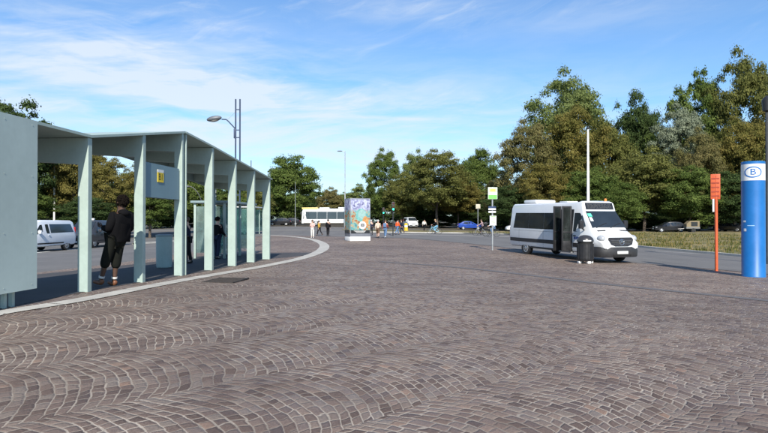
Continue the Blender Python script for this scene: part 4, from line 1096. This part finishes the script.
def person(loc, rz, label, top, legs, shoes, hair, skinm=SKIN_L, pose=None, group=None, h=1.75, shorts=False, socks=None, female=False, bulk=1.0, tilt=0.0, bag=None, hood=False, seat=None):
    p = dict(tl=8, tr=-8, kl=4, kr=8, al=-4, ar=6, el=14, er=14, lean=2, head=0); p.update(pose or {})
    t = empty('person', loc, rz, label, 'person', group)
    t.rotation_euler = (0, tilt, rz)
    s = h/1.75
    lean = p['lean']
    hipz = 0.92*s
    pel = V(0, 0, hipz+0.02)
    def up(q, d, x=0.0): return q+V(math.sin(R(lean))*d*s+x, 0, math.cos(R(lean))*d*s)
    waist = up(pel, 0.16); chest = up(pel, 0.36); hf = p['head']; neck = up(pel, 0.52, hf*.4); hd0 = up(pel, 0.60, 0.012+hf*.8); hd = up(pel, 0.70, 0.025+hf); hdt = up(pel, 0.765, 0.012+hf)
    J = {}
    for sd, y in (('l', 1), ('r', -1)):
        hip = pel+V(0, y*0.085*s, -0.03*s); kn = limb(hip, p['t'+sd], 0.43*s, y*0.012); an = limb(kn, p['t'+sd]-p['k'+sd], 0.42*s)
        sw = 0.185 if not female else 0.165
        sh = chest+V(0.0, y*sw*s, 0.09*s); elb = limb(sh, p['a'+sd], 0.285*s, y*0.045*s); wr = limb(elb, p['a'+sd]+p['e'+sd], 0.25*s, -y*p.get('in', 0.02)*s)
        J[sd] = (hip, kn, an, sh, elb, wr, p['t'+sd]-p['k'+sd], p['a'+sd]+p['e'+sd])
    zmin = min(J[k][2].z for k in 'lr')-0.075*s
    off = V(0, 0, -zmin) if seat is None else V(0, 0, seat-pel.z)
    for q in (pel, waist, chest, neck, hd0, hd, hdt): q += off
    for k in 'lr':
        for q in J[k][:6]: q += off
    # body: one continuous surface
    vs = [pel, waist, chest, neck, hd0, hd, hdt]; ed = [(0, 1), (1, 2), (2, 3), (3, 4), (4, 5), (5, 6)]
    ra = [.125, .115, .13, .058, .07, .098, .07]; ra = [a*s for a in ra]
    fingers = []
    for k, y in (('l', 1), ('r', -1)):
        hip, kn, an, sh, elb, wr, la, aa = J[k]; n = len(vs)
        toe = an+V(0.15*s, y*0.02, -0.045*s) if abs(la) < 60 else an+V(0.12*s, 0, -.06*s)
        palm = limb(wr, aa+6, 0.075*s)
        vs += [hip, kn, an, toe, sh, elb, wr, palm]
        ed += [(0, n), (n, n+1), (n+1, n+2), (n+2, n+3), (2, n+4), (n+4, n+5), (n+5, n+6), (n+6, n+7)]
        ra += [x*s for x in (.095, .062, .042, .032, .062, .044, .030, .030)]
        m = MB()
        for f in range(4):
            b = palm+V(0, 0, 0)+V(math.cos(R(aa))*(f-1.5)*0.019*s, 0, math.sin(R(aa))*(f-1.5)*0.019*s)
            a1 = limb(b, aa+18, (0.045, .05, .048, .036)[f]*s); a2 = limb(a1, aa+45, (0.032, .036, .034, .026)[f]*s)
            m.tube([b, a1, a2], [.0095*s, .0088*s, .007*s], 6)
        th = limb(wr, aa+6, 0.025*s)+V(math.cos(R(aa))*0.028*s, 0, math.sin(R(aa))*0.028*s); t1 = limb(th, aa+38, .04*s); t2 = limb(t1, aa+25, .03*s)
        m.tube([th, t1, t2], [.011*s, .0105*s, .008*s], 6)
        fingers.append(asmesh(m))
    face = MB(); hx = hd + V(.098*s, 0, -0.01)
    face.ball(hx, (.022*s, .014*s, .022*s), 8, 6)
    for y in (1, -1): face.ball(hd+V(-.005, y*.094*s, -.005), (.022*s, .012*s, .032*s), 8, 6)
    body = addmesh('body', [skin(vs, ed, ra, 2)]+fingers+[asmesh(face)], skinm, t)
    ey = MB()
    for y in (1, -1): ey.ball(hd+V(.090*s, y*.034*s, .018*s), (.009*s, .014*s, .008*s), 8, 6)
    ey.ball(hd+V(.088*s, 0, -.052*s), (.008*s, .022*s, .005*s), 8, 6)
    ey.build('face_features', pm('eye and lip', (0.05, 0.025, 0.02), 0.4), t)
    # hair or hat
    hm = MB(); hm.ball(hd+V(-.018*s, 0, .026*s), (.108*s, .106*s, .112*s), 16, 10)
    if female: hm.ball(hd+V(-.06*s, 0, -.09*s), (.06*s, .09*s, .13*s), 12, 8)
    if hood:
        rh = random.Random(3)
        for _ in range(150):
            q_ = V(rh.gauss(0, 1), rh.gauss(0, 1), rh.gauss(0.3, 1)).normalized()
            if q_.x > 0.45 and q_.z < 0.5: continue
            hm.ball(hd+V(-.018*s, 0, .03*s)+V(q_.x*.105*s, q_.y*.104*s, q_.z*.112*s), (.024*s, .024*s, .022*s), 7, 5)
    hm.build('hair', hair, t)
    # clothes
    tv = [V(*(pel+V(0, 0, -.04*s))), waist, chest, up(chest, .11)]; te = [(0, 1), (1, 2), (2, 3)]; tr = [x*s*bulk for x in (.145, .137, .15, .085)]
    for k in 'lr':
        hip, kn, an, sh, elb, wr, la, aa = J[k]; n = len(tv)
        tv += [sh, elb, wr]; te += [(2, n), (n, n+1), (n+1, n+2)]; tr += [x*s*bulk for x in (.078, .060, .043)]
    addmesh('top', [skin(tv, te, tr, 2, 1)], top, t)
    lv = [V(*pel)]; le = []; lr = [.142*s]
    for k in 'lr':
        hip, kn, an, sh, elb, wr, la, aa = J[k]; n = len(lv)
        if shorts:
            e_ = kn.lerp(an, shorts); lv += [hip, kn, e_]; le += [(0, n), (n, n+1), (n+1, n+2)]; lr += [x*s for x in (.115, .098, .092)]
        else:
            e_ = kn.lerp(an, 0.97); lv += [hip, kn, e_]; le += [(0, n), (n, n+1), (n+1, n+2)]; lr += [x*s for x in (.108, .079, .062)]
    addmesh('trousers' if not shorts else 'shorts', [skin(lv, le, lr, 2)], legs, t)
    for k, y in (('l', 1), ('r', -1)):
        an = J[k][2]; la = J[k][6]
        fwd_ = 1
        addmesh('shoe', [skin([an+V(-.03*s, 0, .05*s), an+V(-.035*s, 0, -.035*s), an+V(.07*s, y*.01, -.04*s), an+V(.165*s, y*.02, -.048*s)], [(0, 1), (1, 2), (2, 3)], [x*s for x in (.055, .05, .047, .037)], 2)], shoes, t)
        if socks: 
            kn = J[k][1]
            MB().tube([an+(kn-an)*0.16, an+(kn-an)*0.25], [.055*s, .056*s], 14).build('sock', socks, t)
    if hood:
        m = MB(); m.ball(up(neck, -.0)+V(-.06*s, 0, .0), (.10*s, .12*s, .07*s), 14, 8); m.build('hood', top, t)
    if bag:
        b = MB().box(chest+V(-.20*s, 0, -.06*s), (.20*s, .30*s, .42*s), 0, .06)
        b.build('backpack', bag, t)
    return t
cloth = lambda n, c: pm(n, c, 0.95, 0, 0.15, 7, 0, 0.004, 0.08)
BLKC = cloth('black cloth', (0.010, 0.010, 0.012)); NAVYC = cloth('navy cloth', (0.02, 0.026, 0.05)); CHAR = cloth('charcoal cloth', (0.022, 0.022, 0.024))
WHTC = cloth('off white cloth', (0.62, 0.60, 0.56)); PINKC = cloth('pale pink cloth', (0.48, 0.33, 0.30)); BEIG = cloth('beige cloth', (0.50, 0.42, 0.34)); DENIM = cloth('blue denim', (0.10, 0.17, 0.29)); YELC = cloth('mustard cloth', (0.42, 0.26, 0.05)); ORC = cloth('hi vis orange', (0.72, 0.11, 0.03)); GREYC = cloth('grey cloth', (0.16, 0.165, 0.18)); BLUC = cloth('light blue cloth', (0.16, 0.36, 0.50)); REDC = cloth('dusty red cloth', (0.30, 0.07, 0.05)); BRNC = cloth('brown cloth', (0.12, 0.075, 0.05))
BROWNB = pm('brown boot leather', (0.17, 0.065, 0.028), 0.5, 0, 0.2, 8); BLKS = pm('black shoe', (0.02, 0.02, 0.02), 0.5); WHS = pm('white shoe', (0.6, 0.6, 0.58), 0.6)
HB = pm('dark hair', (0.008, 0.006, 0.005), 0.9, 0, 0.4, 20, 0, 0.01, 0.05); HBR = pm('brown hair', (0.08, 0.045, 0.025), 0.6, 0, 0.3, 20); HGR = pm('grey hair', (0.42, 0.41, 0.40), 0.6, 0, 0.2, 20); HBL = pm('fair hair', (0.30, 0.20, 0.10), 0.6, 0, 0.25, 20)
# the man leaning on a fin
lx, ly = hit(107.8, 286.2)
person((lx, ly, gz(lx, ly)+0.013), R(158), 'man in black hoodie, long dark shorts and brown boots leaning back against a canopy fin', cloth('black hoodie', (0.006, 0.006, 0.007)), cloth('dark olive shorts', (0.012, 0.013, 0.011)), BROWNB, HB, SKIN_D,
       dict(tl=7, tr=-1, kl=2, kr=4, al=2, ar=-12, el=88, er=98, lean=-6, head=0.07, **{'in': 0.08}), h=1.86, shorts=0.40, socks=WHTC, bulk=1.34, tilt=R(-13.0), hood=True)
lx, ly = on(217, 22.3)[:2]
person(on(217.2, 23.0, 0.012), R(70), 'person in dark clothes waiting inside the glass booth', BLKC, NAVYC, BLKS, HB, pose=dict(tl=4, tr=-4, al=12, ar=8, el=40, er=50), h=1.7)
person(on(187.6, 20.0, 0.012), R(180), 'person in a navy jacket half hidden behind the double fin', NAVYC, CHAR, BLKS, HBR, pose=dict(tl=3, tr=-3), h=1.62)
def walker(x, yb, rz, *a, h=1.7, **k):
    X, Y = hit(x, yb)
    return person((X, Y, gz(X, Y)+0.006), R(rz), *a, h=h, **k)
wk = dict(tl=20, tr=-16, kl=6, kr=22, al=-18, ar=18, el=20, er=25, lean=4)
walker(312.5, 238.0, -90, 'woman in pale pink top and white trousers standing left of the kiosk', PINKC, WHTC, WHS, HBR, female=True, pose=dict(tl=3, tr=-3, al=20, ar=18, el=70, er=75))
walker(319.3, 235.6, 150, 'person in a mustard jacket and dark trousers between two others left of the kiosk', YELC, CHAR, BLKS, HB, pose=wk, h=1.62)
walker(328.0, 236.0, 80, 'person all in black nearest the kiosk on its left', BLKC, BLKC, BLKS, HB, pose=dict(tl=5, tr=-5), h=1.72, bulk=1.1)
walker(371.2, 235.5, 95, 'grey haired person in dark coat next to the kiosk on its right', NAVYC, CHAR, BLKS, HGR, pose=wk)
walker(378.0, 238.2, 85, 'person in a beige top and dark shorts walking right of the kiosk', BEIG, BRNC, BLKS, HGR, pose=wk, h=1.72, shorts=0.1)
walker(385.3, 238.2, 75, 'person in dusty red top and blue jeans carrying a backpack', REDC, DENIM, WHS, HBR, pose=wk, h=1.72, bag=DENIM)
walker(397.3, 234.8, 30, 'person in a bright orange jacket and blue jeans near the traffic light', ORC, DENIM, BLKS, HB, pose=wk, h=1.75, bulk=1.12)
walker(424.2, 231.5, 60, 'person in black and white walking on the far path behind the first cyclist', WHTC, BLKC, BLKS, HB, pose=wk)
walker(401.6, 233.0, 190, 'small dark clothed person farthest right of the orange jacket', NAVYC, NAVYC, BLKS, HBR, pose=wk, h=1.66)
X, Y = hit(406, 231.2)
t = empty('yellow_bollard', (X, Y, gz(X, Y)), 0, 'yellow traffic island bollard right of the walkers', 'bollard')
MB().lathe([(.32, 0), (.32, .1), (.26, .14), (.25, .95), (.15, 1.08), (.02, 1.1)], 18).build('shell', pm('bollard yellow', (.60, .40, .03), .5), t)
MB().lathe([(.255, .55), (.255, .8)], 18).build('band', WHITE, t)

# ------------------------------------------------------------------ bicycles
def bicycle(X, Y, rz, label, frame, group=None):
    t = empty('bicycle', (X, Y, gz(X, Y)+0.006), rz, label, 'bicycle', group)
    r = .345
    for x in (-.52, .55):
        wh = bpy.data.objects.new('wheel', None); COL.objects.link(wh); wh.parent = t; wh.location = (x, 0, r)
        MB().tube([(r*math.cos(a), 0, r*math.sin(a)) for a in np.linspace(0, 2*math.pi, 29)], .019, 6, False).build('tyre', RUBBER, wh)
        m = MB()
        for k in range(12): a = 2*math.pi*k/12; m.tube([(0, .02*(-1)**k, 0), ((r-.02)*math.cos(a), 0, (r-.02)*math.sin(a))], .004, 4)
        m.tube([(0, -.05, 0), (0, .05, 0)], .025, 8); m.build('spokes', GALV, wh)
    m = MB()
    for a, b in (((-.52, 0, r), (-.10, 0, .29)), ((-.10, 0, .29), (-.24, 0, .82)), ((-.52, 0, r), (-.22, 0, .74)), ((-.10, 0, .29), (.38, 0, .70)), ((-.22, 0, .76), (.36, 0, .80)), ((.55, 0, r), (.37, 0, .80)), ((.37, 0, .78), (.33, 0, 1.02))): m.tube([a, b], .021, 8)
    m.build('frame', frame, t)
    MB().tube([(.20, .29, 1.04), (.33, .2, 1.06), (.36, 0, 1.03), (.33, -.2, 1.06), (.20, -.29, 1.04)], .015, 8).build('handlebar', BLACKP, t)
    MB().ball((-.26, 0, .86), (.15, .085, .045), 12, 8).build('saddle', BLACKP, t)
    m = MB(); m.lathe([(.085, -.05), (.09, -.045), (.085, -.04)], 20, (-.10, 0, .29), 'Y'); m.tube([(-.10, -.08, .29), (.02, -.1, .17)], .013, 6); m.tube([(-.10, .08, .29), (-.22, .1, .41)], .013, 6); m.build('crank', GALV, t)
    MB().box((-.52, 0, .74), (.34, .13, .02)).build('carrier', BLACKP, t)
    return t
def rider(x, yb, rz, blab, plab, fr, top, legs, hair, **k):
    X, Y = hit(x, yb); bicycle(X, Y, R(rz), blab, fr, 'bicycles crossing the road')
    c, s = math.cos(R(rz)), math.sin(R(rz))
    person((X-0.25*c, Y-0.25*s, gz(X, Y)+0.006), R(rz), plab, top, legs, BLKS, hair, pose=dict(tl=62, tr=30, kl=88, kr=40, al=52, ar=52, el=8, er=8, lean=14), h=1.70, seat=0.97, **k)
FRB = pm('bike frame pale blue', (.2, .4, .5), .35, .2); FRK = pm('bike frame black', (.03, .03, .035), .35, .2); FRR = pm('bike frame grey', (.25, .26, .28), .35, .4)
rider(434.5, 234.3, 178, 'bicycle with pale blue frame, the leftmost one on the road', 'cyclist in dark clothes on the pale blue bicycle left of the stop sign', FRB, BLKC, BLUC, HBL)
rider(480.5, 235.6, 172, 'grey bicycle left of the bus stop pole', 'cyclist in a grey top immediately left of the bus stop pole', FRR, cloth('mauve cloth', (.28, .20, .22)), CHAR, HBR)
rider(491.5, 236.8, 176, 'black bicycle partly behind the bus stop pole', 'cyclist in pale top and jeans riding behind the bus stop pole', FRK, cloth('ice blue cloth', (.42, .50, .56)), DENIM, HB)

# ------------------------------------------------------------------ trees
def crown_mesh(name, seed, nl, lobes, lr=(0.20, 0.36), leaf=0.05, flat=1.0, spread=0.75, sag=0.0, inner=0.35):
    """leaf sprays spread through many uneven clumps; unit crown: radius 1, height -1..1"""
    rg = np.random.default_rng(seed)
    d = rg.normal(size=(lobes, 3)); d /= np.linalg.norm(d, axis=1)[:, None]
    rr = spread*rg.uniform(inner, 1.0, lobes)**0.55
    c = d*rr[:, None]; c[:, 2] = c[:, 2]*flat
    c *= rg.uniform(0.86, 1.12, (lobes, 1))
    R_ = rg.uniform(lr[0], lr[1], lobes)*(1.12-0.35*np.linalg.norm(c, axis=1))
    w = R_**2; w /= w.sum()
    li = rg.choice(lobes, nl, p=w)
    n = rg.normal(size=(nl, 3)); n /= np.linalg.norm(n, axis=1)[:, None]
    n[:, 2] = np.where(n[:, 2] < -0.3, n[:, 2]*-0.6, n[:, 2])
    rad = R_[li]*(1.05-np.abs(rg.normal(0, 0.30, nl)))*rg.choice([1, 1, 1, 1.15, 1.45], nl)
    p = c[li]+n*rad[:, None]*np.array([1, 1, .82])
    nn = n*1.0+rg.normal(size=(nl, 3))*0.42+np.array([0, 0, .25]); nn /= np.linalg.norm(nn, axis=1)[:, None]
    a = np.cross(nn, rg.normal(size=(nl, 3))); a /= np.linalg.norm(a, axis=1)[:, None]+1e-9
    b = np.cross(nn, a)
    s = leaf*rg.uniform(0.55, 1.3, nl)[:, None]
    v = np.stack([p-a*s, p-b*s*0.55+nn*s*.12, p+a*s, p+b*s*0.55+nn*s*.12], 1).reshape(-1, 3)
    me = bpy.data.meshes.new(name)
    me.vertices.add(nl*4); me.vertices.foreach_set('co', v.ravel().astype(np.float32))
    me.loops.add(nl*4); me.loops.foreach_set('vertex_index', np.arange(nl*4, dtype=np.int32))
    me.polygons.add(nl); me.polygons.foreach_set('loop_start', np.arange(0, nl*4, 4, dtype=np.int32)); me.polygons.foreach_set('loop_total', np.full(nl, 4, np.int32))
    me.update()
    at = me.color_attributes.new('tint', 'FLOAT_COLOR', 'POINT')
    lt = rg.uniform(0, 1, lobes); tint = np.ones((nl*4, 4), np.float32)
    tint[:, 0] = np.repeat(rg.uniform(0, 1, nl), 4); tint[:, 1] = np.repeat(lt[li], 4); tint[:, 2] = 0
    at.data.foreach_set('color', tint.ravel())
    me.update(); return me
def trunk_mesh(name, seed, n=7):
    """unit trunk with limbs: foot at z=-1, reaching into the crown (z 0..2, radius 1)"""
    rg = random.Random(seed); m = MB()
    pts = [(0, 0, -1.0), (0.005, 0.0, -0.93), (rg.uniform(-.02, .02), rg.uniform(-.02, .02), 0.0), (rg.uniform(-.06, .06), rg.uniform(-.06, .06), 0.8), (rg.uniform(-.1, .1), rg.uniform(-.1, .1), 1.55)]
    m.tube(pts, [.085, .062, .05, .033, .008], 10)
    for i in range(n):
        a = 2*math.pi*i/n+rg.uniform(-.4, .4); z = rg.uniform(0.0, .9); e = rg.uniform(.5, .8)
        m.tube([(0, 0, z), (math.cos(a)*e*.45, math.sin(a)*e*.45, z+.28), (math.cos(a)*e, math.sin(a)*e, z+.62)], [.028, .018, .005], 6)
    me = m.build(name, BARK, None); d = me.data; bpy.data.objects.remove(me); return d
CR = {
    'round': [crown_mesh('crown', 11, 42000, 150, (.12, .27), .026, spread=.84), crown_mesh('crown', 12, 42000, 170, (.11, .25), .026, spread=.86)],
    'loose': [crown_mesh('crown', 21, 36000, 120, (.10, .22), .025, spread=.90), crown_mesh('crown', 22, 36000, 140, (.09, .20), .025, spread=.92)],
    'cone': [crown_mesh('crown', 31, 40000, 170, (.12, .24), .024, inner=.2, spread=.86)],
    'fine': [crown_mesh('crown', 41, 46000, 200, (.09, .21), .021, spread=.84)],
}
TRK = [trunk_mesh('trunk', s) for s in (1, 2, 3)]
LM = {
    'green': leafmat('green leaves', (0.062, 0.099, 0.026), (0.157, 0.205, 0.059), .45),
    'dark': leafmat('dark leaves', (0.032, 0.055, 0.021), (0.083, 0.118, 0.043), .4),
    'olive': leafmat('olive leaves', (0.090, 0.105, 0.031), (0.208, 0.210, 0.071), .45),
    'gold': leafmat('olive gold leaves', (0.125, 0.122, 0.036), (0.256, 0.217, 0.071), .45),
    'rust': leafmat('rusty autumn leaves', (0.111, 0.125, 0.036), (0.252, 0.203, 0.065), .45),
    'brown': leafmat('brown autumn leaves', (0.116, 0.122, 0.047), (0.240, 0.207, 0.092), .45),
    'light': leafmat('pale green leaves', (0.113, 0.151, 0.049), (0.220, 0.262, 0.100), .45),
    'silver': leafmat('silvery leaves', (0.166, 0.198, 0.130), (0.309, 0.344, 0.253), .4),
}
TN = 0
def tree(x, ytop, hw, Y, ybot, kind, mat, label, group=None, rz=None, dz=0.0):
    """crown between rows ytop and ybot, half width hw (pixels of the photograph), Y metres away"""
    global TN; TN += 1
    rg = random.Random(TN*13+5)
    X = px(x, Y); z = gz(X, Y); s = Y/F
    zt = CAMH+(HOR-ytop)*s; zb = max(z+0.4, CAMH+(HOR-ybot)*s); r = hw*s; hc = (zt-zb)/2
    t = empty('tree', (X, Y, z-0.03), rz if rz is not None else rg.uniform(0, 6.28), label, 'tree', group)
    c = bpy.data.objects.new('crown', CR[kind][TN % len(CR[kind])]); COL.objects.link(c); c.parent = t
    if not c.data.materials: c.data.materials.append(LM['green'])
    c.material_slots[0].link = 'OBJECT'; c.material_slots[0].material = LM[mat]
    c.location = (0, 0, zb-z+hc); c.scale = (r*1.04, r*1.04, hc*1.06)
    k = bpy.data.objects.new('trunk', TRK[TN % 3]); COL.objects.link(k); k.parent = t
    base = zb-z+0.15*hc                    # the trunk mesh spans -1..0 below this height, then 0..2 into the crown
    ht = max(base, 0.8)
    k.location = (0, 0, ht); k.scale = (max(r*.62, 2.2), max(r*.62, 2.2), ht)
    if hc*1.7 < ht*1.6: k.scale = (k.scale[0], k.scale[1], ht)
    return t
T = tree
# left, behind the canopy
T(12, 97, 44, 58, 224, 'loose', 'dark', 'tall dark tree rising over the left end panel')
T(48, 128, 42, 66, 224, 'round', 'dark', 'dark bushy tree behind the white taxi van')
T(78, 140, 34, 62, 222, 'fine', 'gold', 'olive tree between the panel and the first fin', None)
T(112, 158, 30, 56, 222, 'fine', 'gold', 'rounded olive brown tree behind the leaning man')
T(150, 158, 30, 64, 224, 'round', 'olive', 'dull olive tree behind the hanging sign box')
T(150, 186, 26, 58, 226, 'round', 'green', 'low green tree below the hanging sign box')
T(196, 165, 26, 70, 226, 'round', 'green', 'green tree seen just right of the double fin')
T(226, 172, 22, 84, 226, 'loose', 'green', 'small green tree behind the twin tube lamp post')
T(252, 176, 22, 100, 226, 'round', 'olive', 'olive tree behind the last canopy fins')
T(20, 186, 34, 54, 226, 'round', 'green', 'low green bushy tree left of the white pole')
T(88, 196, 26, 52, 226, 'round', 'dark', 'low dark tree above the dark taxi van')
# far middle
T(291, 154.5, 31.5, 122, 221, 'round', 'green', 'big round green tree left of the distant bus')
T(330, 188, 15, 135, 222, 'round', 'brown', 'small rounded brown tree above the distant bus')
T(360, 183, 17, 132, 222, 'loose', 'light', 'pale loose tree behind the advertising kiosk')
T(344, 192, 12, 138, 222, 'fine', 'light', 'low pale tree between the brown tree and the kiosk')
T(384, 148, 22, 118, 222, 'fine', 'green', 'tall dark green tree right of the kiosk')
T(402, 176, 20, 112, 219, 'round', 'olive', 'olive tree behind the traffic light')
T(437, 149, 37, 104, 216, 'fine', 'olive', 'broad olive green tree above the first cyclist')
T(458, 172, 26, 110, 219, 'fine', 'gold', 'yellowing tree left of the bus stop flag')
T(478, 147, 24, 122, 222, 'round', 'green', 'green tree standing behind the bus stop flag')
T(500, 176, 20, 100, 220, 'fine', 'brown', 'low brown tree behind the bus stop plates')
T(416, 150, 20, 128, 222, 'fine', 'light', 'pale treetop just right of the tall dark tree')
# the wood on the right
T(527, 119, 34, 90, 221, 'fine', 'brown', 'large brown autumn tree behind the minibus tail')
T(566, 71, 45, 104, 200, 'fine', 'light', 'tallest pale green tree behind the white pole')
T(575, 104, 38, 92, 216, 'fine', 'rust', 'rusty gold tree in front of the tallest pale one')
T(606, 116, 30, 95, 222, 'round', 'olive', 'olive tree right of the white pole')
T(637, 85, 25.5, 106, 210, 'cone', 'dark', 'tall dark green dome shaped tree in the middle of the wood')
T(545, 160, 30, 84, 224, 'fine', 'rust', 'low rusty tree just above the minibus roof unit')
T(590, 168, 32, 82, 225, 'round', 'green', 'low green tree behind the minibus display')
T(680, 104, 29, 96, 190, 'fine', 'silver', 'silvery grey tree in the right of the wood')
T(644, 150, 38, 84, 219, 'round', 'olive', 'broad olive tree above the parked black car')
T(696, 66, 30, 112, 200, 'loose', 'green', 'tall dark tree behind the silvery one')
T(742, 50, 38, 108, 200, 'fine', 'olive', 'tallest yellow green tree near the right edge')
T(700, 128, 26, 88, 222, 'fine', 'brown', 'bare brownish tree behind the orange sign post')
T(740, 116, 36, 90, 222, 'fine', 'rust', 'rusty tree behind the blue totem top')
T(776, 90, 36, 96, 222, 'loose', 'gold', 'golden tree cut by the right edge')
T(690, 166, 34, 80, 225, 'round', 'green', 'low green tree behind the tan trailer')
T(735, 170, 34, 79, 226, 'round', 'dark', 'low dark tree behind the white plated black car')
T(800, 120, 44, 84, 224, 'round', 'olive', 'olive tree beyond the right edge of the photo')
T(620, 182, 28, 80, 226, 'round', 'green', 'low green tree behind the minibus windscreen')
T(510, 186, 24, 86, 224, 'round', 'dark', 'low dark tree above the half hidden white car')
T(468, 194, 22, 112, 224, 'round', 'dark', 'low dark tree behind the blue car')
T(430, 196, 24, 116, 224, 'round', 'dark', 'low dark tree behind the distant white van')
T(720, 130, 30, 104, 222, 'round', 'olive', 'olive tree deep in the wood above the orange sign')
T(660, 130, 26, 100, 222, 'round', 'green', 'green tree deep in the wood left of the silvery one')
# understorey and the wood behind
def mass(name, spots, mat, label, cat, kind='stuff'):
    src = CR['round'][0]; bm = bmesh.new()
    for X, Y, r, h, seed in spots:
        z = gz(X, Y)
        n0 = len(bm.verts); bm.from_mesh(src if seed % 2 else CR['round'][1]); bm.verts.ensure_lookup_table()
        M = Matrix.Translation((X, Y, z+h*0.42)) @ Matrix.Rotation(seed*1.7, 4, 'Z') @ Matrix.Diagonal((r, r, h*0.55, 1))
        bmesh.ops.transform(bm, matrix=M, verts=bm.verts[n0:])
    me = bpy.data.meshes.new(name); bm.to_mesh(me); bm.free(); me.materials.clear(); me.materials.append(mat)
    o = bpy.data.objects.new(name, me); COL.objects.link(o); return tag(o, label, cat, None, kind)
rg = random.Random(4)
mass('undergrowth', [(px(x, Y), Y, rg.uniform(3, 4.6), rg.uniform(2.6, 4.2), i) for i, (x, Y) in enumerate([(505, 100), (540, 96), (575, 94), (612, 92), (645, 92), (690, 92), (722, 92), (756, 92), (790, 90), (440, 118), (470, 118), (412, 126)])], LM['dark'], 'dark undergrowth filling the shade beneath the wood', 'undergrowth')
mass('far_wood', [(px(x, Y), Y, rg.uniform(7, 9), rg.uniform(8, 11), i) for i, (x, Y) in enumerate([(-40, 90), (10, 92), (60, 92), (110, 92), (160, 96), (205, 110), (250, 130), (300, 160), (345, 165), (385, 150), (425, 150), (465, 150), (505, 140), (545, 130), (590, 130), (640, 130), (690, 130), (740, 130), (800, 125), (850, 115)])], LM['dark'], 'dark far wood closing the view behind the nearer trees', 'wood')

# ------------------------------------------------------------------ verge weeds and grass
def blades(name, n, area, hr, mat, label, cat, seed, clump=0.5):
    rg = np.random.default_rng(seed)
    P = []
    while len(P) < n:
        u, v = rg.uniform(0, 1, 2); x, y = area(u, v)
        if rg.uniform() < clump and math.sin(x*1.3+math.sin(y*.7)*2)+math.sin(y*1.1-x*.5) < 0.1: continue
        P.append((x, y))
    P = np.array(P); z = gzs(P[:, 0], P[:, 1])+0.08
    h = rg.uniform(hr[0], hr[1], n)*rg.choice([.6, 1, 1, 1.5], n); a = rg.uniform(0, math.pi, n); w = 0.018+h*.05
    lx = rg.normal(0, .25, n)*h; ly = rg.normal(0, .25, n)*h
    v = np.zeros((n, 3, 3)); v[:, 0] = np.stack([P[:, 0]-np.cos(a)*w, P[:, 1]-np.sin(a)*w, z], 1); v[:, 1] = np.stack([P[:, 0]+np.cos(a)*w, P[:, 1]+np.sin(a)*w, z], 1); v[:, 2] = np.stack([P[:, 0]+lx, P[:, 1]+ly, z+h], 1)
    me = bpy.data.meshes.new(name); me.from_pydata(v.reshape(-1, 3).tolist(), [], [(3*i, 3*i+1, 3*i+2) for i in range(n)])
    at = me.color_attributes.new('tint', 'FLOAT_COLOR', 'POINT'); tt = np.ones((n*3, 4), np.float32); tt[:, 0] = np.repeat(rg.uniform(0, 1, n), 3); tt[:, 1] = np.repeat(rg.uniform(0, 1, n), 3); at.data.foreach_set('color', tt.ravel())
    me.materials.append(mat); o = bpy.data.objects.new(name, me); COL.objects.link(o); return tag(o, label, cat, None, 'stuff')
STRAW = leafmat('straw grass', (0.16, 0.13, 0.045), (0.31, 0.24, 0.10), .25); WEED = leafmat('green weeds', (0.045, 0.06, 0.017), (0.12, 0.13, 0.042), .25)
def kx(y): return float(np.interp(y, [p[1] for p in VK], [p[0] for p in VK]))
blades('grass', 13000, lambda u, v: (kx(26+v*46)+0.3+u**1.3*26, 26+v*46), (.05, .16), STRAW, 'dry straw coloured grass standing on the verge beyond the road', 'grass', 1, .75)
blades('weeds', 9000, lambda u, v: (kx(26+v*44)+0.2+u**1.6*22, 26+v*44), (.06, .24), WEED, 'green weeds growing along the verge kerb', 'weeds', 2, .85)
